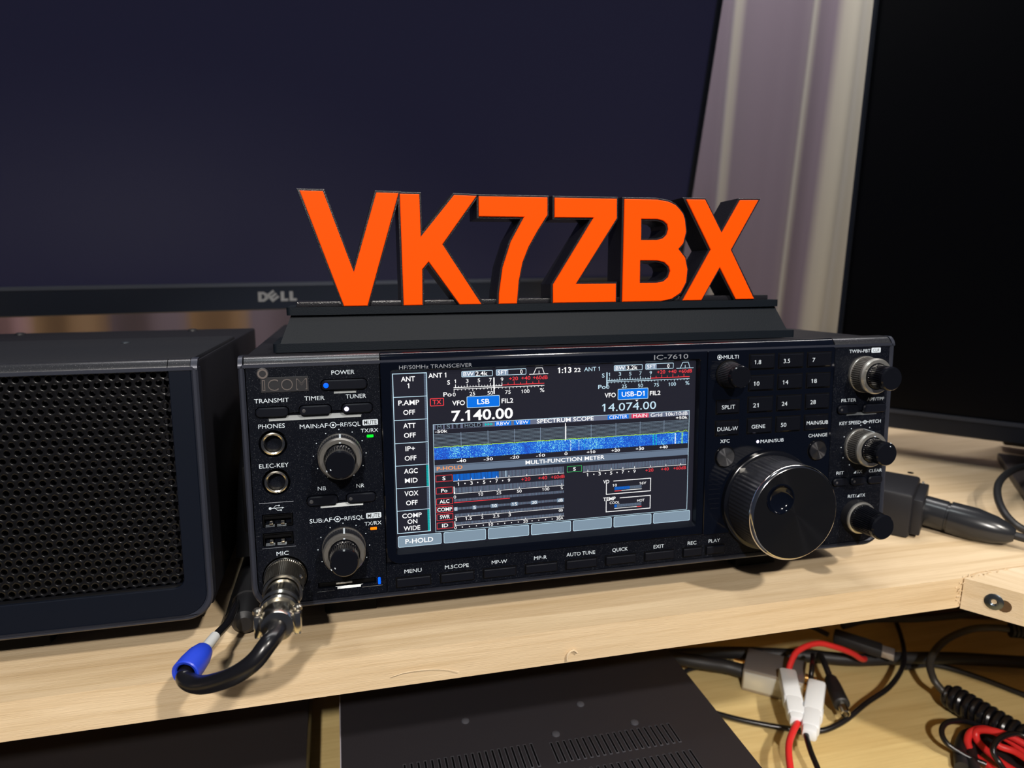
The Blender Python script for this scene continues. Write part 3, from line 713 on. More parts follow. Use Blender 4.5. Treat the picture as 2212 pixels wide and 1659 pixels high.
# --- knobs
def pointer(cx, cz, y0, y1, r0, r1, ang, wd=.42, mt=P, face=None):
    """white stripe running along the side of a knob at angle ang (deg, anticlockwise from +x)"""
    q = M(); ca, sa = math.cos(R(ang)), math.sin(R(ang)); tx, tz = -sa * wd, ca * wd
    def pt(r, y, s_): return (cx + ca * r + tx * s_, y, cz + sa * r + tz * s_)
    pts = [(r0, y0), (r1, y1)] + ([face] if face else [])
    vs = []; fs = []
    for (r, y) in pts: vs += [pt(r, y, -1), pt(r, y, 1)]
    for i in range(len(pts) - 1): fs.append((2 * i, 2 * i + 1, 2 * i + 3, 2 * i + 2))
    return q.add(vs, fs, mt)
def dual_knob(cx, cz, a_out, a_in, depth=10.0, din=20.5, dark=False):
    rg = MT['ringd'] if dark else MT['ring']
    k_ = M().lathe((cx, 0, cz), [(-.4, 10.0), (.9, 10.0), (1.3, 9.7)], rg, 56, cap=(False, False))
    k_.lathe((cx, 0, cz), [(1.3, 9.7), (1.35, 9.65), (depth - 2.2, 9.4), (depth - 2.1, 9.55)], MT['grip'] if dark else MT['ringd'], flute=50, fd=.5, fl=(1, 2), cap=(False, False))
    k_.lathe((cx, 0, cz), [(depth - 2.1, 9.6), (depth - .9, 9.6), (depth, 8.9), (depth - .1, 7.2), (depth - 2, 6.9)], rg, 56, cap=(False, True))
    k_ = k_.build('outer_knob', rad)
    i_ = M().lathe((cx, 0, cz), [(depth - 2, 6.7), (depth + .2, 6.7), (depth + .6, 6.5)], MT['knob'], 48, cap=(False, False))
    i_.lathe((cx, 0, cz), [(depth + .6, 6.5), (depth + .8, 6.45), (din - 2.6, 6.3), (din - 2.4, 6.3)], MT['knob'], flute=34, fd=.45, fl=(1, 2), cap=(False, False))
    i_.lathe((cx, 0, cz), [(din - 2.4, 6.35), (din - .7, 6.3), (din, 5.7), (din + .05, .02)], MT['knob'], 48, cap=(False, True))
    i_.build('inner_knob', k_)
    if a_out is not None: pointer(cx, cz, -1.0, -(depth - 1.2), 9.9, 9.75, a_out, face=(7.3, -depth - .12)).build('pointer_line', k_)
    if a_in is not None: pointer(cx, cz, -(depth + 1), -(din - .6), 6.75, 6.5, a_in, wd=.38, face=(4.3, -din - .15)).build('pointer_line', k_)
    return k_
dual_knob(41.9, 71.7, 88, 203, 9, 20, dark=True); dual_knob(41.9, 27.1, 88, 203, 9, 20, dark=True)
dual_knob(321.4, 98.0, None, None); dual_knob(321.4, 57.9, 84, 70)
# RIT knob: plain skirt with silver ring and tapered grip
k_ = M().lathe((321.2, 0, 18.2), [(-.4, 9.3), (4.2, 9.2), (4.5, 9.0)], MT['plasticd'], 56, cap=(False, False)).lathe((321.2, 0, 18.2), [(4.5, 9.1), (5.2, 8.9), (5.5, 8.0), (4.9, 7.6)], MT['ring'], 56, cap=(False, True)).build('outer_knob', rad)
M().lathe((321.2, 0, 18.2), [(4.8, 7.8), (6.5, 7.8), (7, 7.7), (18.5, 6.9), (18.8, 6.9)], MT['knob'], flute=40, fd=.38, fl=(2, 3), cap=(False, False)).lathe((321.2, 0, 18.2), [(18.8, 7.0), (20.8, 6.9), (21.6, 6.2), (21.65, .02)], MT['knob'], 48, cap=(False, True)).build('inner_knob', k_)
# MULTI knob
k_ = M().lathe((239, 0, 101.3), [(-.4, 7.6), (.9, 7.5), (1.1, 6.8)], MT['gap'], 48, cap=(False, False)).lathe((239, 0, 101.3), [(1.0, 6.8), (1.6, 6.7), (9.5, 5.9), (9.8, 5.9)], MT['grip'], flute=44, fd=.35, fl=(1, 2), cap=(False, False)).lathe((239, 0, 101.3), [(9.8, 5.95), (11.8, 5.7), (12.4, 5.2), (12.45, .02)], MT['knob'], 48, cap=(False, True)).build('multi_knob', rad)

# --- main tuning dial
dc = (264.5, 0, 32.2)
dl = empty('tuning_dial'); dl.parent = rad; dl.location = Vector(dc) * S
dl['label'] = 'large black dial with a bright chrome rim'
g_ = M(); g_.lathe((0, 0, 0), [(.3, 27.4), (2.8, 27.2), (3.4, 26.4), (3.6, 25.0)], MT['knob'], 96, cap=(False, True))
g_.build('dial_flange', dl)
# knurled grip: bumps in both directions
gr = M(); seg = 288; rows = 22; vs = []; fs = []
for k in range(rows * 2 + 1):
    t = 3.6 + (22.4 - 3.6) * k / (rows * 2); rb = 25.1 - .35 * k / (rows * 2)
    for i in range(seg):
        q = rb - (.32 if (i % 4 in (2, 3)) else 0) - (.22 if (k % 2 and i % 4 in (0, 1)) else 0)
        if k in (0, rows * 2): q = rb - .2
        a = 2 * math.pi * i / seg; vs.append((q * math.cos(a), -t, q * math.sin(a)))
for k in range(rows * 2):
    for i in range(seg):
        j = (i + 1) % seg; fs.append((k * seg + i, k * seg + j, (k + 1) * seg + j, (k + 1) * seg + i))
gr.add(vs, fs, MT['grip']); gr.build('rubber_grip', dl, ang=60)
M().lathe((0, 0, 0), [(22.4, 24.9), (23.0, 25.15), (23.6, 25.05), (24.9, 24.1), (25.1, 23.7)], MT['chrome'], 128, cap=(False, False)).build('chrome_rim', dl)
# face with an off-centre opening for the finger dimple
fo = M(); dx, dz, dr_ = -8.9, 8.2, 7.9; n_ = 128; rings = [0, .12, .3, .5, .7, .85, 1]
vs = []
for t in rings:
    for i in range(n_):
        a = 2 * math.pi * i / n_; x = (dx + dr_ * math.cos(a)) * (1 - t) + 23.7 * math.cos(a) * t; z = (dz + dr_ * math.sin(a)) * (1 - t) + 23.7 * math.sin(a) * t
        vs.append((x, -25.1, z))
fs = [(k * n_ + i, k * n_ + (i + 1) % n_, (k + 1) * n_ + (i + 1) % n_, (k + 1) * n_ + i) for k in range(len(rings) - 1) for i in range(n_)]
fo.add(vs, fs, MT['spun']); fo.build('dial_face', dl)
M().lathe((dx, 0, dz), [(24.9, 8.0), (25.45, 7.7), (25.4, 7.2), (24.6, 6.7), (23.6, 5.4), (22.9, 3.6), (22.6, .02)], MT['gloss'], 64, cap=(False, True)).build('finger_dimple', dl)
M().box(-19.5, -16, -4.2, -3.55, 17, 19.5, MT['ring'], .3).build('index_mark', dl).rotation_euler = (0, 0, 0)

# --- display
dp = M().rect(66.5, 222.1, 22.6, 108.7, 3.0, E_['bk']).build('display', rad)
D = M(); W, W2, RD, BL = E_['w'], E_['w2'], E_['r'], E_['b']
y1_, y2_, y3_ = 2.97, 2.94, 2.91
def dt(t, xa, za, xb, h, m_=W, bold=.012, y=y3_): D.text(t, xa, za, h, y, m_, w=xb - xa, bold=bold)
# side function column
D.frame(67.0, 83.1, 30.3, 107.9, .35, y2_, W2)
zl = [107.9, 96.7, 85.7, 74.6, 63.7, 52.7, 41.6, 30.3]
for z in zl[1:-1]: D.rect(67.1, 83.0, z - .15, z + .15, y2_, W2)
for i in range(7):
    mt_ = E_['c'] if i in (4, 6) else E_['g']
    z0, z1 = zl[i + 1] + .3, zl[i] - .3; nn_ = 26
    for k in range(nn_):
        z = z0 + (z1 - z0) * k / nn_; D.rect(81.7, 82.9, z, z + (z1 - z0) / nn_ * .62, y2_, mt_)
for i, (a, b_, xa, xb, xc, xd) in enumerate((('ANT', '1', 71, 77.5, 73.9, 74.75), ('P.AMP', 'OFF', 69.4, 79.2, 71.6, 77.1), ('ATT', 'OFF', 71.4, 77.2, 71.6, 77.1), ('IP+', 'OFF', 72.1, 76.6, 71.6, 77.1), ('AGC', 'MID', 71.1, 77.6, 71.4, 77.4), ('VOX', 'OFF', 71.0, 77.6, 71.6, 77.1))):
    z = zl[i]; dt(a, xa, z - 3.9, xb, 2.25); dt(b_, xc, z - (7.1 if i == 0 else 8.5), xd, 2.2)
dt('COMP', 69.6, 37.9, 78.9, 2.15); dt('ON', 72.0, 34.9, 76.7, 2.1); dt('WIDE', 70.1, 31.6, 78.0, 2.15)
# receiver heads
for (x0, main) in ((0, True), (75.3, False)):
    cw = W if main else W2; k = 1.0 if main else 1.0
    if main:
        dt('ANT 1', 83.8, 105.2, 92.3, 2.2); xs = (99.6, 114.8, 116.4, 131.5)
    else:
        dt('ANT 1', 161.2, 105.4, 169.3, 2.0, W2, 0); xs = (176.9, 192.3, 193.9, 209.4)
    D.poly(rr(xs[0], xs[1], 104.9, 107.8, .5), y1_, W2); D.poly(rr(xs[0] + .25, xs[1] - .25, 105.15, 107.55, .4), y1_ - .01, E_['bk']); D.rect(xs[0] + .3, xs[0] + 6.4, 105.2, 107.5, y1_ - .02, E_['g2'])
    dt('BW', xs[0] + .9, 105.4, xs[0] + 5.9, 1.9, W, 0); dt('2.4k' if main else '3.2k', xs[0] + 6.8, 105.4, xs[0] + 12.7, 1.95, W)
    D.poly(rr(xs[2], xs[3], 105.0, 108.0, .5), y1_, W2); D.poly(rr(xs[2] + .25, xs[3] - .25, 105.25, 107.75, .4), y1_ - .01, E_['bk']); D.rect(xs[2] + .3, xs[2] + 6.1, 105.3, 107.7, y1_ - .02, E_['g2'])
    dt('SFT', xs[2] + .9, 105.5, xs[2] + 5.6, 1.9, W, 0); dt('0', xs[2] + 12.0, 105.5, xs[2] + 13.2, 1.95, W)
    tx = 133.0 if main else 211.0
    for (ax_, az_, bx_, bz_) in ((0, 0, 9.6, 0), (2.1, 0, 3.5, 3.0), (3.5, 3.0, 6.6, 3.0), (6.6, 3.0, 7.6, 0), (4.9, 0, 4.9, 1.6)):
        L0 = math.hypot(bx_ - ax_, bz_ - az_); nx_, nz_ = -(bz_ - az_) / L0 * .14, (bx_ - ax_) / L0 * .14
        D.poly([(tx + ax_ - nx_, 105.0 + az_ - nz_), (tx + bx_ - nx_, 105.0 + bz_ - nz_), (tx + bx_ + nx_, 105.0 + bz_ + nz_), (tx + ax_ + nx_, 105.0 + az_ + nz_)], y2_, cw)
    # S / Po scale
    if main: sx, s9, sr, zz = 95.7, 119.3, 140.6, 99.9
    else: sx, s9, sr, zz = 173.6, 196.8, 218.5, 100.1
    dt('S', sx - 3.0, zz + 1.8, sx - 1.7, 2.0, cw); dt('Po', sx - 5.0, zz - 3.9, sx - 1.0, 2.0, cw)
    D.rect(sx, s9, zz, zz + .3, y2_, cw); D.rect(s9, sr, zz + .25, zz + .6, y2_, RD); D.rect(sx, sr, zz - .75, zz - .5, y2_, cw)
    for j, t in enumerate('13579'):
        xx = sx + .9 + j * (s9 - sx - .9) / 4; D.rect(xx - .14, xx + .14, zz, zz + 1.7, y2_, cw); dt(t, xx - (.6 if j else .45), zz + 2.3, xx + (.65 if j else .25), 1.75, cw, 0)
    for j in range(17):
        xx = sx + .9 + j * (s9 - sx - .9) / 16; D.rect(xx - .1, xx + .1, zz, zz + .9, y2_, cw)
    for j, t in enumerate(('+20', '+40', '+60dB')):
        xx = s9 + 6.1 + j * 6.2; D.rect(xx - .14, xx + .14, zz + .3, zz + 2.0, y2_, RD); D.rect(xx - 3.2, xx - 2.95, zz + .3, zz + 1.4, y2_, RD)
        dt(t, xx - 2.6 if j < 2 else xx - 3.0, zz + 2.5, xx + 1.9 if j < 2 else xx + 4.5, 1.75, RD, .006)
    for j in range(25):
        xx = sx + .2 + j * (sr - sx - .4) / 24.6; big = (j % 5 == 0); D.rect(xx - .11, xx + .11, zz - (1.9 if big else 1.3), zz - .6, y2_, cw)
    for j, t in enumerate(('0', '25', '50', '75', '100')):
        xx = sx + .2 + j * 8.77; dt(t, xx - len(t) * .68, zz - 4.0, xx + len(t) * .68, 1.75, cw, 0)
    dt('%', sr - 2.3, zz - 3.8, sr, 1.9, cw, 0)
    nx_ = 115.35 if main else sx - .4
    D.rect(nx_ - .3, nx_ + .3, zz - 3.7, zz + 4.3, y3_, cw)
# modes and frequencies
D.poly(rr(84.3, 90.9, 91.6, 95.4, .4), y1_, RD); D.poly(rr(84.65, 90.55, 91.95, 95.05, .3), y1_ - .01, E_['bk']); dt('TX', 85.5, 92.5, 89.7, 2.1, RD)
for (xa, xb, xc, xd, t, z) in ((94.9, 101.0, 101.9, 118.1, 'LSB', 89.9), (172.1, 178.0, 179.1, 195.7, 'USB-D1', 90.1)):
    dt('VFO', xa, z + 1.6, xb, 2.2); D.poly(rr(xc, xd, z, z + 5.6, .5), y1_, W2); D.poly(rr(xc + .25, xd - .25, z + .25, z + 5.35, .4), y1_ - .01, BL)
    cx = (xc + xd) / 2; hw = 3.0 if t == 'LSB' else 6.2; dt(t, cx - hw, z + 1.6, cx + hw, 2.4, W); dt('FIL2', xd + .9, z + 1.6, xd + 6.7, 2.15)
dt('7.140.00', 94.4, 83.9, 124.6, 4.9, W, .02); dt('14.074.00', 170.8, 84.6, 200.1, 3.9, W2, .0)
D.poly([(188.6, 89.7), (190.3, 89.7), (189.4, 88.9)], y3_ - .01, W)
dt('1:13', 147.5, 105.1, 154.5, 2.6, W, .02); dt('22', 155.9, 105.2, 159.3, 2.0, W)
# spectrum scope
D.frame(85.4, 219.0, 29.5, 82.8, .22, y2_, W2)
D.rect(85.6, 218.8, 80.2, 82.6, y1_, E_['bar'])
for (xa, xb, t, m1, m2) in ((86.6, 90.2, 'M', 'g2', 'dim'), (91.0, 94.4, 'S', 'g2', 'dim'), (95.2, 98.6, 'T', 'g2', 'dim'), (99.8, 109.4, 'HOLD', 'g2', 'dim'), (115.5, 123.7, 'RBW', 'b', 'w'), (125.1, 133.3, 'VBW', 'b', 'w'), (173.8, 185.2, 'CENTER', 'b', 'w'), (186.7, 196.1, 'MAIN', 'pk', 'w')):
    if m1 != 'g2': D.rect(xa, xb, 80.3, 82.5, y1_ - .01, E_[m1])
    else: D.rect(xa, xb, 80.35, 82.4, y1_ - .01, E_['bk'])
    dt(t, xa + .9, 80.6, xb - .8, 1.65, E_[m2] if m2 != 'dim' else E_['btn'], 0)
for k in range(3): D.poly([(110.6 + k * 1.35, 80.7), (111.9 + k * 1.35, 81.4), (110.6 + k * 1.35, 82.1)], y1_ - .02, E_['c'])
dt('SPECTRUM SCOPE', 136.7, 80.5, 166.3, 1.95); dt('Grid', 197.2, 80.5, 203.6, 1.8, W, 0); dt('10k/10dB', 205.4, 80.5, 217.9, 1.8, W, 0)
dt('-50k', 86.3, 78.6, 92.3, 1.4); dt('+50k', 211.3, 78.5, 218.0, 1.4)
for k in range(10): z = 77.8 - k * .66; D.rect(85.7, 218.4, z - .09, z + .09, y2_, E_['btn'])
for k in range(9):
    x = 98.8 + k * 13.25; D.rect(x - .1, x + .1, 71.5, 78.3, y2_ - .01, E_['g2'] if k != 4 else W); 
    t = ('-40', '-30', '-20', '-10', '0', '+10', '+20', '+30', '+40')[k]; wd_ = .8 if t == '0' else 2.3; dt(t, x - wd_, 63.5, x + wd_, 1.35); D.rect(x - .15, x + .15, 65.1, 65.5, y2_, W)
D.rect(151.3, 151.65, 70.8, 79.8, y3_, W)
D.rect(85.7, 218.4, 65.5, 71.4, y1_, E_['wf'])
pv = None; xs_ = [85.7 + k * .42 for k in range(317)]; hs = []
for x in xs_:
    h_ = 71.5 + random.uniform(-.12, .32)
    for (c_, a_) in ((154, .25), (213, .7), (217, .9), (207, .3)): h_ += a_ * math.exp(-((x - c_) / 1.2) ** 2)
    hs.append(h_)
for k in range(316): D.poly([(xs_[k], hs[k] - .22), (xs_[k + 1], hs[k + 1] - .22), (xs_[k + 1], hs[k + 1] + .08), (xs_[k], hs[k] + .08)], y3_, E_['y'])
for (x, w_, m_) in ((154.2, .28, 'w2'), (158.6, .16, 'w2'), (161.4, .1, 'c'), (211.3, .3, 'w'), (215.2, .35, 'y'), (199, .35, 'c'), (200.6, .3, 'c')):
    z = 65.6
    while z < 70.9:
        h_ = random.uniform(.2, .8); D.rect(x - w_, x + w_, z, min(z + h_, 71.2), y1_ - .02, E_[m_]); z += h_ + random.uniform(.1, .5)
# multi function meter
D.rect(85.6, 218.8, 59.2, 62.8, y1_, E_['g']); D.rect(85.6, 218.8, 62.2, 62.35, y1_ - .01, E_['bk'])
dt('P-HOLD', 86.7, 60.2, 99.2, 1.75, E_['o']); dt('MULTI-FUNCTION METER', 130.8, 60.1, 172.3, 1.95)
def bars(xa, xb, z0, z1, n_, m_=E_['bar'], blue=0):
    for k in range(n_):
        x = xa + (xb - xa) * k / n_; D.rect(x, x + (xb - xa) / n_ * .62, z0, z1, y2_, (E_['b'] if x < blue else (E_['g'] if k % 3 else E_['bar'])))
for (t, z0, z1) in (('S', 54.5, 57.7), ('Po', 48.4, 51.7), ('ALC', 43.0, 46.2), ('COMP', 39.0, 42.2), ('SWR', 35.2, 38.3), ('ID', 30.9, 34.1)):
    D.frame(86.1, 94.2, z0, z1, .22, y2_, RD); hw = {1: .75, 2: 1.5, 3: 2.4, 4: 3.6}[len(t)]; dt(t, 90.1 - hw, z0 + .75, 90.1 + hw, 1.75)
bars(94.7, 150.8, 54.5, 57.7, 92, blue=117.1); D.rect(120.6, 120.9, 54.6, 57.7, y3_, W2)
D.rect(94.6, 150.8, 54.2, 54.4, y3_, W)
for (x, t) in ((97.2, '1'), (103.5, '3'), (109.8, '5'), (116.1, '7'), (122.3, '9')): D.rect(x - .14, x + .14, 54.2, 55.3, y3_, W); dt(t, x - .6, 51.9, x + .6 if t != '1' else x + .1, 1.7, W, 0)
for x in (100.3, 106.6, 112.9, 119.1): D.disc(x, 52.8, .32, y3_, W, 10)
for (x, t, hw) in ((130.9, '+20', 2.3), (139.6, '+40', 2.3), (147.5, '+60dB', 3.6)): D.rect(x + .4, x + .65, 54.2, 55.2, y3_, W); dt(t, x - hw, 51.8, x + hw, 1.7, RD, 0)
bars(94.9, 150.8, 48.3, 51.0, 92); D.rect(94.8, 150.8, 47.9, 48.1, y3_, W); D.rect(94.7, 95.1, 47.9, 51.6, y3_, W)
for (x, t) in ((95.2, '0'), (108.0, '10'), (117.1, '25'), (127.5, '50'), (141.2, '100'), (149.6, '%')): D.rect(x - .12, x + .12, 47.9, 49.0, y3_, W); dt(t, x - .6 * len(t), 45.6 if t == '0' else 46.0, x + .6 * len(t), 1.55, W, 0)
bars(94.7, 150.8, 44.0, 45.3, 92); D.rect(94.7, 122.7, 43.4, 43.7, y3_, RD)
bars(94.8, 150.8, 39.8, 41.0, 92)
for (x, t) in ((95.6, '0'), (104.8, '5'), (114.8, '10'), (125.0, '15'), (135.2, '20'), (148.9, 'dB')): D.rect(x - .8 * len(t) - .2, x + .8 * len(t) + .1, 39.4, 41.3, y3_ + .01, E_['dim']); dt(t, x - .6 * len(t), 39.6, x + .6 * len(t), 1.5, W, 0, y=y3_ - .01)
bars(95.0, 150.8, 36.5, 37.8, 92); D.rect(95.0, 150.8, 36.1, 36.3, y3_, W)
for (x, t) in ((95.3, '1'), (101.8, '1.5'), (108.6, '2'), (115.6, '2.5'), (122.5, '3')): D.rect(x - .12, x + .12, 36.1, 36.9, y3_, W); dt(t, x - .5 * len(t) - .1, 34.3, x + .5 * len(t) + .1, 1.5, W, 0)
D.ringflat(148.6, 35.0, .35, .6, y3_, W, 14); D.ringflat(149.6, 35.0, .35, .6, y3_, W, 14)
bars(95.0, 150.8, 32.3, 33.6, 92); D.rect(95.0, 150.8, 31.9, 32.1, y3_, W); D.rect(94.8, 95.1, 31.9, 34.2, y3_, W)
for (x, t) in ((95.2, '0'), (112.8, '10'), (130.6, '20'), (148.6, '30A')): D.rect(x - .12, x + .12, 31.9, 32.8, y3_, W); dt(t, x - .6 * len(t), 30.2, x + .6 * len(t), 1.45, W, 0)
for x in [98.6 + 3.5 * k for k in range(4)] + [116.4 + 3.5 * k for k in range(4)] + [134 + 3.5 * k for k in range(4)]: D.disc(x, 30.9, .28, y3_, W, 10)
D.frame(152.4, 160.2, 54.5, 57.6, .2, y2_, E_['gr']); dt('S', 155.6, 55.2, 157.0, 1.7)
bars(160.9, 217.9, 54.4, 57.3, 92); D.rect(160.9, 217.9, 53.9, 54.1, y3_, W)
for (x, t) in ((163.4, '1'), (169.7, '3'), (176.0, '5'), (182.4, '7'), (188.8, '9')): D.rect(x - .14, x + .14, 53.9, 55.1, y3_, W); dt(t, x - .6, 51.7, x + .6 if t != '1' else x + .1, 1.65, W, 0)
for x in (166.6, 172.9, 179.2, 185.6): D.disc(x, 52.5, .3, y3_, W, 10)
for (x, t, hw) in ((197.1, '+20', 2.2), (205.8, '+40', 2.2), (214.2, '+60dB', 3.6)): D.rect(x + .4, x + .65, 53.9, 55.0, y3_, W); dt(t, x - hw, 51.6, x + hw, 1.65, RD, 0)
for (z0, z1, t, tw, a_, b2) in ((41.2, 48.2, 'VD', 3.2, '10', '16V'), (31.9, 39.0, 'TEMP', 6.8, 'COOL', 'HOT')):
    D.rect(173.3, 173.65, z0, z1 - 1, y2_, W); D.rect(173.3, 198.0, z0, z0 + .35, y2_, W); D.rect(197.7, 198.05, z0, z1 + .1, y2_, W); D.rect(173.3 + tw + .8, 198.0, z1 - .25, z1 + .1, y2_, W)
    dt(t, 171.8, z1 - 1.0, 171.8 + tw, 1.75); 
    n_ = 32
    for k in range(n_):
        x = 178 + 15 * k / n_; D.rect(x, x + .3, z0 + 2.2, z0 + 3.7, y2_, E_['b'] if x < (186.2 if t == 'VD' else 179.4) else E_['g'])
    D.rect(178, 193, z0 + 1.5, z0 + 1.75, y2_, W)
    if t == 'VD': D.rect(178, 181.8, z0 + 1.4, z0 + 1.75, y3_, RD); dt('10', 176.9, z0 + 4.0, 179.2, 1.35, W, 0); dt('16V', 191.7, z0 + 4.0, 195.4, 1.35, W, 0)
    else: D.rect(190.4, 193, z0 + 1.4, z0 + 1.75, y3_, RD); dt('COOL', 175.4, z0 + 4.1, 180.8, 1.35, W, 0); dt('HOT', 190.6, z0 + 4.1, 194.6, 1.35, W, 0)
# soft keys
for k in range(7):
    xa = 67.2 + k * 22.1; D.poly(rr(xa, xa + 21.0, 23.4, 29.0, .7), y1_, W2); D.poly(rr(xa + .22, xa + 20.78, 23.62, 28.78, .6), y1_ - .01, E_['btn'])
dt('P-HOLD', 70.7, 25.0, 84.1, 2.3)
D.build('display_graphics', dp, smooth=False)

# ================================================================== call-sign stand
sg = empty('name_sign', (0, 0, 0), TILT)
tag(sg, 'black 3D-printed sign with tall orange letters VK7ZBX standing on the radio', 'sign')
def plate(x0, x1, y0, y1, z0, z1, r, mt, nm):
    q = M(); o_ = [(x0 + r, y0), (x1 - r, y0)] + [(x1 - r + r * math.sin(R(a)), y0 + r - r * math.cos(R(a))) for a in (30, 60, 90)] + [(x1, y1), (x0, y1)] + [(x0 + r - r * math.cos(R(a)), y0 + r - r * math.sin(R(a))) for a in (0, 30, 60)]
    n = len(o_); q.add([(a, b_, z0) for a, b_ in o_] + [(a, b_, z1) for a, b_ in o_], [tuple(range(n - 1, -1, -1)), tuple(range(n, 2 * n))] + [(i, (i + 1) % n, n + (i + 1) % n, n + i) for i in range(n)], mt)
    return q.build(nm, sg)
plate(13.9, 287.9, 15, 62, 118.1, 122.1, 2.0, MT['signblk'], 'base_plate')
q = M(); q.add([(17.2, 16.3, 122.1), (283.5, 16.3, 122.1), (283.5, 60.5, 122.1), (17.2, 60.5, 122.1), (22.3, 21.5, 135), (278.6, 21.5, 135), (278.6, 55, 135), (22.3, 55, 135)],
               [(3, 2, 1, 0), (4, 5, 6, 7), (0, 1, 5, 4), (1, 2, 6, 5), (2, 3, 7, 6), (3, 0, 4, 7)], MT['signblk']); q.build('tapered_plinth', sg)
plate(20.4, 279.9, 19.3, 58, 135, 138.7, 2.0, MT['signblk'], 'top_plate')
M().box(25, 275.5, 23.5, 44, 138.7, 141.2, MT['signgl'], .3).build('letter_bar', sg)
LET = {
 'v': [[(29.0, 192.0), (39.3, 192.0), (51.9, 154.8), (63.7, 191.8), (74.0, 191.7), (57.7, 138.9), (46.7, 138.9)]],
 'k': [[(74.6, 191.4), (83.8, 191.4), (84.0, 171.4), (100.6, 191.3), (111.6, 191.1), (94.4, 167.9), (113.2, 138.8), (102.3, 138.8), (87.5, 159.7), (84.3, 156.0), (84.0, 138.8), (74.9, 138.8)]],
 '7': [[(112.7, 191.0), (147.5, 191.0), (147.5, 182.6), (142.2, 174.6), (137.6, 166.8), (134.4, 159.1), (132.4, 149.8), (131.4, 138.8), (122.1, 138.8), (122.3, 144.1), (124.3, 156.8), (128.6, 169.4), (135.5, 181.4), (112.6, 181.4)]],
 'z': [[(151.3, 191.0), (184.4, 191.0), (184.5, 181.4), (162.5, 148.2), (184.4, 148.2), (184.4, 138.8), (150.4, 138.8), (150.4, 148.0), (172.0, 181.5), (151.3, 181.4)]],
 'b': [[(188.6, 191.0), (206.7, 191.0), (213.2, 190.0), (217.0, 188.4), (219.2, 186.5), (221.4, 184.0), (222.6, 180.9), (223.4, 174.9), (221.9, 168.8), (219.2, 165.9), (223.2, 161.4), (224.7, 155.3), (224.1, 148.6), (221.1, 143.1), (215.9, 139.9), (210.0, 138.8), (188.0, 138.8)],
       [(197.9, 181.2), (206.9, 181.2), (210.3, 180.4), (212.6, 178.6), (213.2, 176.1), (212.4, 173.2), (210.4, 171.3), (207.1, 170.5), (198.0, 170.4)],
       [(197.7, 160.1), (207.3, 160.0), (211.2, 159.2), (213.9, 157.0), (214.8, 154.4), (213.8, 151.2), (211.3, 149.1), (207.6, 148.4), (197.7, 148.4)]],
 'x': [[(223.1, 191.4), (233.9, 191.5), (244.2, 174.3), (254.5, 191.6), (265.3, 191.8), (249.9, 165.5), (264.9, 139.2), (253.8, 139.2), (243.6, 156.3), (233.3, 139.0), (222.5, 139.0), (238.0, 165.5)]]}
def grow(l, d):
    out = []; k = len(l); ar = sum(l[i][0] * l[(i + 1) % k][1] - l[(i + 1) % k][0] * l[i][1] for i in range(k)); d = -d if ar > 0 else d
    for i in range(k):
        a, b_, c_ = Vector(l[i - 1]), Vector(l[i]), Vector(l[(i + 1) % k]); e1, e2 = (b_ - a), (c_ - b_)
        n1 = Vector((-e1.y, e1.x)).normalized(); n2 = Vector((-e2.y, e2.x)).normalized(); q_ = (n1 + n2); q_ = q_ / max(q_.length_squared, .5) * 2
        out.append((b_.x + q_.x * d, b_.y + q_.y * d))
    return out
for nm, loops in LET.items():
    outer_ = grow(loops[0], 1.0); holes_ = [grow(h, -.9) for h in loops[1:]]
    zmin = 138.75
    outer_ = [(a, max(b_, zmin)) for a, b_ in outer_]
    lt = M().prism(outer_, 21.0, 39.5, MT['signgl'], holes=holes_, bev=.15).build('letter_body', sg, ang=25)
    M().prism([(a, max(b_, 138.8)) for a, b_ in loops[0]], 20.0, 21.2, MT['orange'], holes=loops[1:], bev=.3).build('letter_face', lt, ang=25)
    lt['label'] = 'black letter ' + nm.upper() + ' with an orange front'

# ================================================================== external speaker
spk = empty('speaker_box', (0, 0, 0), TILT)
tag(spk, 'black external speaker with perforated metal grille left of the radio', 'speaker')
XL = -262.0
M().box(XL + 1, -17.6, 7, 246, 3, 116.5, MT['chassis'], 1.5).build('cabinet', spk)
q = M(); q.box(XL + 2, -18.6, 6, 140, 114, 118.2, MT['spktop'], 1.2); q.lathe((-70, 101, 118.2), [(-1, 2.6), (.3, 2.6), (.9, 1.6), (1.0, .5)], MT['screw'], 20, axis=(0, 0, 1), up=(1, 0, 0)); q.build('top_cover', spk)
for x in (-168, -58): M().lathe((x, 226, 116.4), [(0, 3.4), (1.2, 3.2), (1.8, 1.5)], MT['plasticd'], 20, axis=(0, 0, 1), up=(1, 0, 0)).build('cover_screw', spk)
so = rr(XL, -16.4, -.3, 114, 12, n=8, corners=(1, 1, 0, 0)); si = rr(XL + 2.6, -19.2, 2.0, 113.9, 10.5, n=8, corners=(1, 1, 0, 0)); gi = rr(XL + 14, -28.2, 15.2, 113.2, 4.2, n=5, corners=(1, 1, 0, 0))
M().prism(so, 0, 8, MT['rail'], holes=[si], bev=.8).build('outer_rim', spk)
M().prism(si, .3, 8, MT['spkframe'], holes=[gi], bev=.3).build('front_frame', spk)
for (xa, xb, mt_) in ((XL, -28.6, MT['railc']), (-28.3, -19.4, MT['railc']), (-19.2, -16.5, MT['rail'])): chamfer(xa, xb, mt_, 'top_edge', spk)
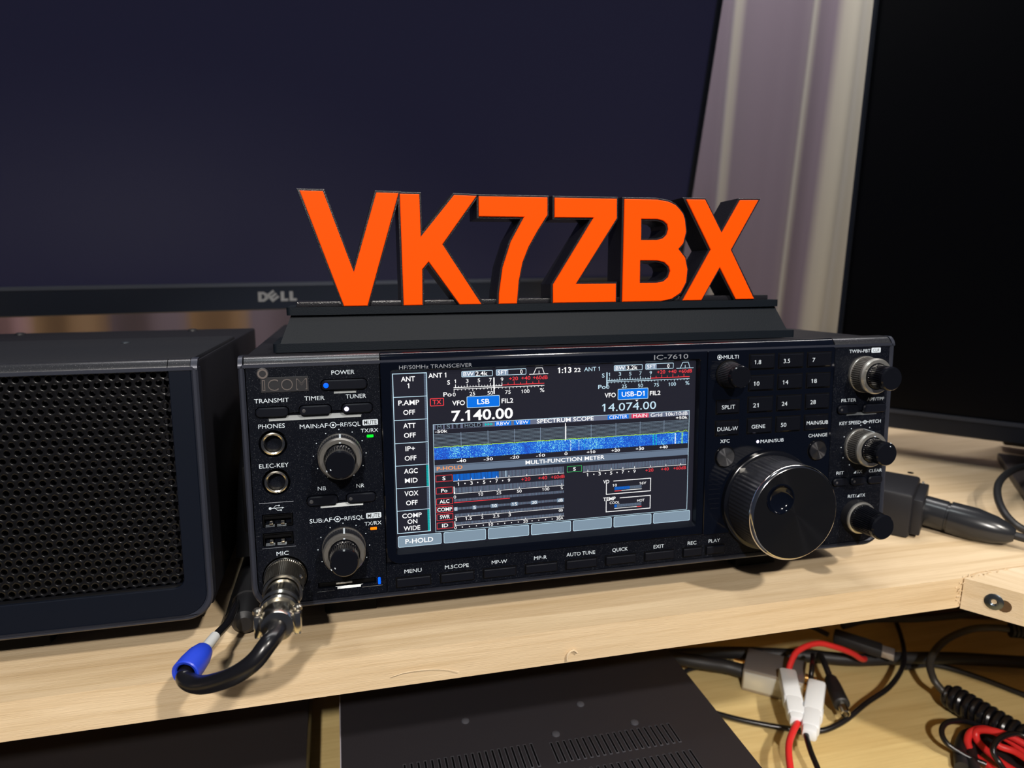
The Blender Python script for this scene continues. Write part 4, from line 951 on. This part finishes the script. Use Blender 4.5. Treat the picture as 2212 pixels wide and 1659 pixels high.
# perforated grille: hexagonal cells with rolled-in round holes
gv = []; gf = []; px_, pz_ = 4.02, 3.42; gx0, gx1, gz0, gz1 = XL + 14, -28.4, 15.6, 113.0
r_ = 0; z = gz1 - 1.7
while z > gz0 + 1.2:
    x = gx1 - 2.2 - (px_ / 2 if r_ % 2 else 0)
    while x > gx0 + 1.8:
        b0 = len(gv); n_ = 12; dy = .0
        for (rr_, yy) in ((None, 2.2), (1.42, 2.2), (1.30, 2.32), (1.24, 2.6), (1.24, 3.4)):
            for i in range(n_):
                a = 2 * math.pi * i / n_ + math.pi / 6
                if rr_ is None:
                    hexr = (px_ / 2) / math.cos(((math.degrees(a) + 30) % 60 - 30) * math.pi / 180) if True else 0
                    gv.append((x + hexr * math.cos(a), yy, z + hexr * math.sin(a) * (pz_ / (px_ * .866))))
                else: gv.append((x + rr_ * math.cos(a), yy, z + rr_ * math.sin(a)))
        for k in range(4):
            for i in range(n_):
                j = (i + 1) % n_; gf.append((b0 + k * n_ + i, b0 + k * n_ + j, b0 + (k + 1) * n_ + j, b0 + (k + 1) * n_ + i))
        x -= px_
    z -= pz_; r_ += 1
g_ = M().add(gv, gf, MT['grille']).build('grille', spk, ang=70)
q = M(); q.prism(gi, 9.5, 10, MT['deep'])
q.lathe((-105, 9.4, 62), [(0, 42), (1.2, 42), (1.5, 38), (-.2, 14), (1.2, 12), (2.0, .1)], MT['cone'], 64); q.build('speaker_cone', spk)
q = M(); q.add([(gx0, 2.1, gz0 - .5), (gx1 + .3, 2.1, gz0 - .5), (gx1 + .3, 2.1, gz0 + .9), (gx0, 2.1, gz0 + .9)], [(0, 1, 2, 3)], MT['grille']); q.build('grille_edge', spk)
for x in (-120 , -250):
    for (y0, y1) in ((28, 50), (215, 238)):
        zb = (ZS / math.cos(R(4))) + math.tan(R(4)) * ((y0 + y1) / 2)
        M().box(x, x + 26, y0, y1, zb + .9, 3.2, MT['deep'], .8).build('foot', spk)
for x in (-52,):
    for (y0, y1) in ((40, 60), (215, 238)):
        zb = (ZS / math.cos(R(4))) + math.tan(R(4)) * ((y0 + y1) / 2)
        M().box(x, x + 24, y0, y1, zb + .9, 3.2, MT['plasticd'], .8).build('foot', spk)

# ================================================================== microphone plug and lead
mc = empty('microphone_cable', (0, 0, 0), TILT)
tag(mc, 'black microphone lead with chunky nickel screw plug in the radio front', 'cable')
c0 = (15, 0, 15.6)
q = M().lathe(c0, [(-2.5, 9.6), (.6, 9.5), (1.0, 9.2)], MT['nickel'], 64, cap=(False, False))
q.lathe(c0, [(1.0, 9.0), (1.4, 8.9), (17.2, 8.5), (17.6, 8.6)], MT['nickelk'], flute=60, fd=.42, fl=(1, 2), cap=(False, False))
q.lathe(c0, [(17.6, 8.65), (18.4, 8.4), (18.5, 7.4), (16.5, 7.2)], MT['nickel'], 64, cap=(False, True)); q.build('coupling_ring', mc)
M().lathe((22.6, -14.2, 20.8), [(0, 1.0), (.8, .9), (1.1, .4)], MT['chrome'], 16, axis=(.8, 0, .6)).build('index_nub', mc)
q = M().lathe(c0, [(16.5, 7.0), (24.5, 6.9), (25.0, 7.5), (30.5, 7.5), (31.2, 8.0), (33, 8.2), (34, 7.4), (35.6, 7.3), (36.2, 8.2), (38.4, 8.3), (39.2, 7.7)], MT['nickel'], 64, cap=(False, True)); q.build('barrel', mc)
q = M().lathe((15, 0, 15.2), [(39, 7.2), (44, 7.2), (47.5, 7.0), (49.2, 6.2), (49.5, 3.2)], MT['nickel'], 56, cap=(False, True))
for sx in (-1, 1):
    q.box(15 + sx * 7.6 - 1.5, 15 + sx * 7.6 + 1.5, -47.5, -39.5, 10, 19.5, MT['nickel'], .8)
q.build('cable_clamp', mc)
for sx in (-1, 1): M().lathe((15 + sx * 7.8, -43.6, 19.2), [(0, 1.9), (1.4, 1.8), (2.0, 1.1)], MT['nickelk'], 20, axis=(0, 0, 1), up=(1, 0, 0)).build('clamp_screw', mc)
def w2r(p):
    c_, s_ = math.cos(R(4)), math.sin(R(4)); return Vector((p[0], p[1] * c_ - p[2] * s_, p[1] * s_ + p[2] * c_))
wp = [GY(578, 1392, -56), GY(548, 1430, -58.5), GY(506, 1459, -56.5), GY(462, 1475, -51.5), GY(428, 1479, -46), GY(403, 1469, -41), GY(402, 1452, -37), GY(424, 1426, -29), GY(448, 1399, -20), GY(468, 1372, -11), GY(492, 1345, 2), GY(508, 1310, 20), (-11.8, 60, ZS + 4), (-11.5, 120, ZS + 4)]
M().tube(spline([(15, -46, 15.2), (14.8, -51.5, 14)] + [w2r(p) for p in wp], 10), 3.0, MT['rubber'], 20, rf=lambda t: 1.2 if t < .5 else max(.62, 1.2 - (t - .5) * 6)).build('cable', mc)
bs_ = empty('cable_ferrule', (0, 0, 0), TILT); tag(bs_, 'blue sleeve with white tip around the microphone lead, in front of the speaker', 'ferrule')
sp0, sp1 = w2r(GY(399, 1456, -38.5)), w2r(GY(441, 1404, -22)); ax = (sp1 - sp0).normalized(); L0 = (sp1 - sp0).length
M().lathe(sp0, [(1.0, 3.7), (.4, 4.1), (0, 5.2), (.5, 5.6), (L0 * .35, 5.6), (L0 * .7, 5.1), (L0 * .95, 4.0), (L0, 2.4)], MT['blue'], 32, axis=ax, cap=(False, True)).build('blue_sleeve', bs_)
M().lathe(sp0 + ax * (L0 - .5) + Vector((.3, 0, .5)), [(0, 2.3), (10.4, 2.2), (11.2, 1.5)], MT['white'], 24, axis=ax).build('white_tip', bs_)

# inline connector between speaker and radio
il = empty('inline_connector', (0, 0, 0)); tag(il, 'black inline audio connector lying in the gap between speaker and radio', 'connector')
A = Vector((-6.5, 17, ZS + 7.4)); B = Vector((-7.5, 74, ZS + 9)); ax = (B - A).normalized()
M().lathe(A, [(-2, 3.6), (0, 6.0), (6, 7.0), (14, 7.2), (14.3, 6.8), (17, 6.8), (17.2, 7.6), (34, 7.8), (34.2, 7.2), (46, 7.2), (47, 4.5)], MT['rubberm'], 36, axis=ax).build('shell', il)
M().tube(spline([B + Vector((0, -10, 0)), (-7.6, 110, -8), (-6, 180, -17), (-8, 280, -17)], 8), 3, MT['rubberm'], 12).build('cable', il)
o = M().tube(spline([(-13.5, 60, 40), (-11, 55, 10), (-12, 40, ZS + 5.5), (-14.5, 30, ZS + 5), (-9, 140, ZS + 6), (-9, 280, ZS + 6)][1:], 8), 3.2, MT['rubberm'], 12)
o = M().tube(spline([(-9.2, 66, -2), (-8.6, 76, 18), (-8.4, 96, 40), (-8.6, 140, 56), (-8.8, 200, 50), (-8.6, 262, 20), (-8.8, 292, -12)], 8), 6.2, MT['rubberm'], 16).build('cable_bundle')
tag(o, 'thick black cable bundle filling the gap between speaker and radio', 'cable')
o = M().tube(spline([(-12.8, 235, ZS + 4), (-12.6, 160, ZS + 4), (-13, 100, ZS + 4), (-14.2, 50, ZS + 4), (-14.5, 27, ZS + 4)], 8), 3.0, MT['rubberm'], 12).build('power_cable')
tag(o, 'dull black cable running back along the speaker side', 'cable')

# ================================================================== adapter with barrel plug to the right of the radio
ad = empty('plug_adapter', (0, 0, 0)); tag(ad, 'dark grey box adapter with a long black barrel connector right of the radio', 'adapter')
zt = 9.0
c1, c2, c3 = Vector(G(1990, 1029, zt)), Vector(G(1974, 1071, zt)), Vector(G(1912, 1009, zt))
ey = (c1 - c2).normalized(); exx = Vector((ey.y, -ey.x, 0)); ln = (c1 - c2).length
cen = (c1 + c2) / 2 - exx * 17
q = M().obox((cen.x, cen.y, (zt + ZS) / 2 + .1), exx, ey, (0, 0, 1), 17, ln / 2, (zt - ZS) / 2, MT['plasticd'], 2.2)
q.obox((cen.x + exx.x * 19.5, cen.y + exx.y * 19.5, -6.5), exx, ey, (0, 0, 1), 3.2, ln / 2 - 3, 12, MT['plasticd'], 1); q.build('adapter_body', ad)
q = M()
for (u, v) in ((1967, 1021), (1940, 1057)):
    p = Vector(G(u, v, zt)); q.lathe((p.x, p.y, zt - .2), [(0, 2.0), (.28, 2.0)], MT['deep'], 20, axis=(0, 0, 1), up=(1, 0, 0))
q.build('screw_holes', ad)
A = Vector(G(1984, 1098, -8.5)); B = Vector(G(2192, 1157, -12.5)); ax = (B - A).normalized(); Lb = (B - A).length
M().lathe(A, [(0, 9.2), (Lb * .02, 10.0), (Lb * .30, 10.0), (Lb * .305, 9.4), (Lb * .33, 9.4), (Lb * .335, 10.5), (Lb * .6, 10.8), (Lb * .8, 9.0), (Lb * .93, 6.6), (Lb * .985, 4.6), (Lb, 3.8)], mat('barrel_plastic', (.016, .017, .02), .25), 48, axis=ax).build('barrel', ad)
M().tube(spline([B - ax * 4, B + ax * 12, B + ax * 34 + Vector((0, -4, 0)), B + ax * 90 + Vector((0, -20, 0))], 6), 2.6, MT['rubberm'], 14).build('cable', ad)
q = M()
for (u, v, z) in ((1992, 1044, -4), (1966, 1127, -12)):
    p = Vector(G(u, v, z)); q.lathe(p, [(0, 1.6), (1.2, 1.5), (1.6, .6)], MT['nickel'], 16, axis=exx)
q.build('screws', ad)
zc = ZS + 24
o = M().tube(spline([G(2262, 1003, ZS + 12), G(2212, 1008, ZS + 18), G(2180, 1020, ZS + 20), G(2158, 1043, ZS + 19), G(2155, 1072, ZS + 16), G(2168, 1105, ZS + 12), G(2192, 1132, ZS + 7), G(2225, 1150, ZS + 3.2), G(2270, 1163, ZS + 3.2)], 8), 2.5, MT['rubberm'], 14).build('cable_loop')
tag(o, 'thick dark cable curling over the monitor foot at the right edge', 'cable')

# ================================================================== boxes under the shelf
def slots(m_, x0, n, dx, ya, yb, sk, z, mt):
    for k in range(n):
        x = x0 + k * dx; L0 = yb - ya
        m_.obox((x + sk / 2, (ya + yb) / 2, z), (1, 0, 0), (-sk, L0, 0) if False else (sk * -1 + 0, L0, 0), (0, 0, 1), .95, L0 / 2, .35, mt, .3)
zp = -105.0
ps = empty('power_supply', (140, 100, ZD)); tag(ps, 'black vented power supply box on the desk, centre under the shelf', 'power supply')
b_ = M().box(35.5, 252.8, -190, 210, ZD + 3, zp, MT['psu'], .8).build('case'); rel(b_, ps)
q = M().box(34.9, 35.5, -190, 210, zp - 2.2, zp - .1, MT['psuedge']); rel(q.build('edge_trim'), ps)
rim = mat('vent_rim', (.055, .055, .065), .35)
def vents(x0, x1, n, ytop, ybot):
    q = M()
    for k in range(n):
        x = x0 + (x1 - x0) * k / (n - 1)
        q.box(x - .95, x + .95, ybot, ytop, zp - .2, zp + .25, rim, .22); q.box(x - .5, x + .5, ybot + .6, ytop - .9, zp, zp + .3, MT['deep'])
    rel(q.build('vent_grid'), ps)
vents(68, 137.5, 20, 14.4, -4); vents(148.5, 219, 20, 12.5, -4); vents(68, 137.5, 20, -10, -28); vents(148.5, 221, 20, -10.2, -28)
for (x, y) in ((105.6, 40.7), (175.5, 39.9), (153.4, 18.2), (200.6, 17.1)): rel(M().lathe((x, y, zp), [(0, 2.4), (.6, 2.2), (1.0, 1.2)], rim, 18, axis=(0, 0, 1), up=(1, 0, 0)).build('screw'), ps)
for (x, y) in ((48, -170), (230, -170), (48, 190), (230, 190)): rel(M().box(x, x + 12, y, y + 12, ZD, ZD + 3.2, MT['plasticd']).build('foot'), ps)
zq = -140.0
lb = empty('equipment_box', (-100, 100, ZD)); tag(lb, 'plain dark box on the desk at the lower left, beside the vented power supply', 'box')
rel(M().box(-230, 14.2, -190, 210, ZD + 3, zq, mat('box_paint', (.030, .026, .028), .42, bump=(900, .2, .0001)), .8).build('case'), lb)
for (x, y) in ((-215, -170), (-5, -170), (-215, 190), (-5, 190)): rel(M().box(x, x + 12, y, y + 12, ZD, ZD + 3.2, MT['plasticd']).build('foot'), lb)

# ================================================================== small parts and cables on the desk
al = empty('antenna_adapter', (0, 0, 0)); tag(al, 'small silver metal module with gold sockets among the cables on the desk', 'module')
zt = ZD + 19
a, b_, d_ = Vector(G(1605, 1443, zt)), Vector(G(1737, 1476, zt)), Vector(G(1612, 1397, zt))
e1 = (b_ - a).normalized(); e2 = Vector((-e1.y, e1.x, 0)); lx_, ly_ = (b_ - a).length, abs((d_ - a).dot(e2))
cn = a + e1 * lx_ / 2 + e2 * ly_ / 2
M().obox((cn.x, cn.y, ZD + 9.6), e1, e2, (0, 0, 1), lx_ / 2, ly_ / 2, 9.4, MT['alu'], 1.2).build('case', al)
M().obox((cn.x - e2.x * ly_ / 2, cn.y - e2.y * ly_ / 2, ZD + 9.6), e1, e2, (0, 0, 1), lx_ / 2 - 1.2, .5, 6.8, MT['aluface'], .3).build('front_cover', al)
for k in (.3, .72):
    p = cn + e1 * (lx_ / 2) + e2 * ly_ * (k - .5); M().lathe((p.x, p.y, ZD + 10), [(0, 3.2), (2, 3.2), (2.1, 2.3), (8, 2.3), (8.2, 1.2)], MT['gold'], 20, axis=e1).build('gold_socket', al)
p = cn - e1 * (lx_ / 2) + e2 * 4; M().lathe((p.x, p.y, ZD + 11), [(0, 3.0), (2, 3.0), (2.2, 2.2), (9, 2.4)], MT['gold'], 20, axis=-e1).build('gold_socket', al)
def wire(px, r, mt, nm, label, n=8, cat='cable', seg=12):
    pts = [G(u, v, z) for (u, v, z) in px]
    o = M().tube(spline(pts, n), r, mt, seg).build(nm); tag(o, label, cat, 'loose cables on the desk' if cat == 'cable' else None); return o
D0 = ZD
wire([(1395, 1500, D0 + 3), (1455, 1515, D0 + 3), (1530, 1536, D0 + 3), (1600, 1555, D0 + 3), (1690, 1572, D0 + 3), (1765, 1580, D0 + 3), (1820, 1560, D0 + 6), (1870, 1520, D0 + 10), (1920, 1485, D0 + 14), (1948, 1445, D0 + 16), (1953, 1410, D0 + 14), (1945, 1370, D0 + 10), (1930, 1330, D0 + 6)], 1.9, MT['rubber'], 'cable', 'long black cable sweeping across the desk past the white connectors')
wire([(1380, 1418, D0 + 6), (1460, 1414, D0 + 6), (1560, 1410, D0 + 7), (1660, 1412, D0 + 7), (1760, 1418, D0 + 8), (1850, 1425, D0 + 9), (1940, 1422, D0 + 10), (2060, 1422, D0 + 10), (2230, 1432, D0 + 10)], 4.8, MT['rubberm'], 'cable', 'thickest black cable lying along the back of the desk')
wire([(1440, 1418, D0 + 16), (1520, 1432, D0 + 13), (1570, 1440, D0 + 11), (1606, 1450, D0 + 10)], 5.2, MT['rubberm'], 'plug', 'black plug pushed into the left side of the silver module', cat='plug')
wire([(1466, 1462, D0 + 2), (1490, 1446, D0 + 2), (1530, 1440, D0 + 2), (1570, 1452, D0 + 2)], 1.8, MT['rubberm'], 'cable', 'short thin black cable curving beside the power supply corner')
wire([(1955, 1442, D0 + 4), (2020, 1437, D0 + 3), (2110, 1462, D0 + 2.4), (2240, 1512, D0 + 2.4)], 2.0, MT['rubberm'], 'cable', 'straight thin dark cable slanting behind the coiled cord')
wire([(1820, 1352, D0 + 30), (1880, 1338, D0 + 32), (1980, 1336, D0 + 34), (2080, 1327, D0 + 38), (2160, 1312, D0 + 44)], 3.0, MT['rubberm'], 'cable', 'black cable just under the pine corner board')
wire([(1700, 1345, D0 + 26), (1750, 1353, D0 + 24), (1790, 1372, D0 + 22)], 2.0, MT['rubberm'], 'cable', 'thin black lead of the slim plug near the back board')
# red and black wires with white nylon connectors
hz1 = D0 + 22
rw = empty('red_wire', (0, 0, 0)); tag(rw, 'red wire with a white nylon connector on the desk', 'wire')
M().tube(spline([G(1712, 1475, hz1), G(1704, 1455, hz1 + 1), G(1708, 1432, hz1 + 6), G(1725, 1405, hz1 + 12), G(1765, 1390, hz1 + 14), G(1805, 1398, hz1 + 10), G(1840, 1411, hz1 + 2), G(1862, 1424, D0 + 15), G(1872, 1420, D0 + 8), G(1878, 1410, D0 + 3)], 8), 2.2, MT['redw'], 14).build('upper_wire', rw)
M().tube(spline([G(1718, 1545, hz1), G(1724, 1558, hz1), G(1714, 1578, hz1), G(1704, 1610, hz1), G(1707, 1659, hz1 - 2), G(1722, 1740, hz1 - 6)], 8), 2.2, MT['redw'], 14).build('lower_wire', rw)
bw = empty('black_wire', (0, 0, 0)); tag(bw, 'black wire with a white nylon connector, right of the red one', 'wire')
M().tube(spline([G(1756, 1490, hz1), G(1752, 1465, hz1 + 3), G(1754, 1440, hz1 + 8), G(1756, 1415, hz1 + 4)], 8), 1.8, MT['rubber'], 14).build('upper_wire', bw)
M().tube(spline([G(1745, 1575, hz1), G(1742, 1590, hz1), G(1752, 1625, hz1), G(1770, 1670, hz1 - 3), G(1790, 1740, hz1 - 6)], 8), 1.8, MT['rubber'], 14).build('lower_wire', bw)
def nylon(u0, v0, u1, v1, par, w0=6.2):
    A, B = Vector(G(u0, v0, hz1)), Vector(G(u1, v1, hz1)); ax = (B - A).normalized(); Ln = (B - A).length; sd = Vector((-ax.y, ax.x, 0))
    q = M()
    for (t0, t1, ww, hh) in ((0, .62, w0, 5.2), (.30, .90, w0 * .92, 4.9), (.48, .68, w0 * 1.08, 4.4), (.72, 1.0, w0 * .78, 4.2)):
        c_ = A + ax * Ln * (t0 + t1) / 2; q.obox(c_, ax, sd, (0, 0, 1), Ln * (t1 - t0) / 2, ww, hh, MT['whitet'], 2.2)
    q.build('nylon_connector', par)
nylon(1700, 1455, 1722, 1562, rw); nylon(1764, 1480, 1748, 1590, bw)
dcp = empty('dc_plug', (0, 0, 0)); tag(dcp, 'black barrel power plug with a bare silver tip on the desk', 'plug')
A, B = Vector(G(1792, 1462, D0 + 16)), Vector(G(1826, 1540, D0 + 12)); ax = (B - A).normalized(); Ln = (B - A).length
M().lathe(A, [(0, 3.0), (3, 4.6), (Ln * .3, 5.4), (Ln * .78, 5.8), (Ln * .8, 5.0)], MT['rubberm'], 28, axis=ax).build('body', dcp)
M().lathe(A + ax * Ln * .79, [(0, 3.2), (Ln * .24, 3.2), (Ln * .25, 2.5), (Ln * .1, 2.3)], MT['nickel'], 28, axis=ax).build('metal_tip', dcp)
M().tube(spline([A + ax * 3, G(1782, 1435, D0 + 18), G(1772, 1415, D0 + 14)], 6), 2.3, MT['rubberm'], 12).build('lead', dcp)
up = empty('slim_plug', (0, 0, 0)); tag(up, 'slim black plug with pale metal end, behind the red wire', 'plug')
A, B = Vector(G(1788, 1368, D0 + 24)), Vector(G(1935, 1416, D0 + 20)); ax = (B - A).normalized(); sd = Vector((-ax.y, ax.x, 0)); Ln = (B - A).length
M().obox(A + ax * Ln * .45, ax, sd, (0, 0, 1), Ln * .36, 6.5, 4, MT['rubberm'], 2).build('body', up)
M().obox(A + ax * Ln * .88, ax, sd, (0, 0, 1), Ln * .1, 5.2, 2.6, MT['alu'], .5).build('metal_shell', up)
# grey lead with its plug and the coiled cord
cd = empty('coiled_cord', (0, 0, 0)); tag(cd, 'black coiled cord with curved grey lead at the right edge of the desk', 'cord')
M().tube(spline([G(2200, 1362, D0 + 44), G(2150, 1356, D0 + 42), G(2095, 1360, D0 + 38), G(2040, 1385, D0 + 32), G(2010, 1425, D0 + 26), G(2016, 1465, D0 + 20), G(2036, 1492, D0 + 14), G(2052, 1512, D0 + 11)], 8), 2.7, mat('grey_lead', (.035, .032, .028), .4), 14).build('straight_lead', cd)
q = M()
A = Vector(G(2182, 1361, D0 + 44)); B = Vector(G(2240, 1366, D0 + 44)); ax = (B - A).normalized()
for k in range(8): q.lathe(A + ax * k * 2.8, [(0, 4.6), (.2, 5.6), (1.6, 5.6), (1.8, 4.6)], MT['rubberm'], 20, axis=ax)
q.lathe(A, [(0, 4.4), (30, 5)], MT['rubberm'], 20, axis=ax); q.build('ribbed_plug', cd)
A, B = Vector(G(2044, 1498, D0 + 10.5)), Vector(G(2330, 1668, D0 + 10.5)); ax = (B - A).normalized(); Ln = (B - A).length; sd = Vector((-ax.y, ax.x, 0)); turns = int(Ln / 4.9)
hel = []
for i in range(turns * 20 + 1):
    a = 2 * math.pi * i / 20; rad_ = 7.2 * min(1, .5 + i / 30)
    hel.append(A + ax * (Ln * i / (turns * 20)) + (sd * math.cos(a) + Vector((0, 0, 1)) * math.sin(a)) * rad_)
M().tube(hel, 2.55, MT['rubber'], 10).build('coil', cd)
# bundle of red and black test wire, lower right corner
bd = empty('wire_bundle', (0, 0, 0)); tag(bd, 'coiled bundle of red and black wire in the lower right corner', 'wire bundle')
def loopw(pts, r, mt, nm): M().tube(spline([G(*p) for p in pts], 8), r, mt, 12).build(nm, bd)
z = D0 + 3
loopw([(2098, 1625, z + 2), (2090, 1600, z + 6), (2100, 1580, z + 10), (2130, 1575, z + 14), (2165, 1590, z + 14), (2200, 1615, z + 12), (2240, 1660, z + 8)], 2.3, MT['redw'], 'red_strand')
loopw([(2215, 1680, z + 4), (2160, 1645, z + 5), (2115, 1605, z + 7), (2110, 1580, z + 12), (2140, 1578, z + 17), (2185, 1592, z + 18), (2235, 1620, z + 16)], 2.3, MT['redw'], 'red_strand')
loopw([(2090, 1600, z + 1), (2098, 1625, z + 1), (2130, 1650, z + 2), (2180, 1690, z + 2)], 2.2, MT['redw'], 'red_strand')
loopw([(2240, 1655, z + 14), (2195, 1625, z + 14), (2160, 1612, z + 14), (2150, 1600, z + 16)], 2.2, MT['redw'], 'red_strand')
loopw([(2250, 1610, z + 20), (2200, 1585, z + 22), (2160, 1595, z + 22), (2145, 1620, z + 18), (2160, 1650, z + 12), (2190, 1690, z + 8)], 1.8, MT['rubber'], 'black_strand')
loopw([(2140, 1655, z + 2), (2085, 1632, z + 4), (2045, 1605, z + 8), (2034, 1578, z + 12), (2048, 1560, z + 14), (2085, 1558, z + 12), (2130, 1572, z + 6)], 1.8, MT['rubber'], 'black_strand')
loopw([(2078, 1660, z), (2076, 1620, z), (2090, 1590, z), (2130, 1590, z), (2190, 1640, z), (2230, 1690, z)], 4.5, MT['rubberm'], 'black_strand')
loopw([(2110, 1680, z + 1), (2100, 1630, z + 1), (2130, 1610, z + 2), (2180, 1650, z + 2), (2220, 1700, z)], 4.0, MT['rubberm'], 'black_strand')
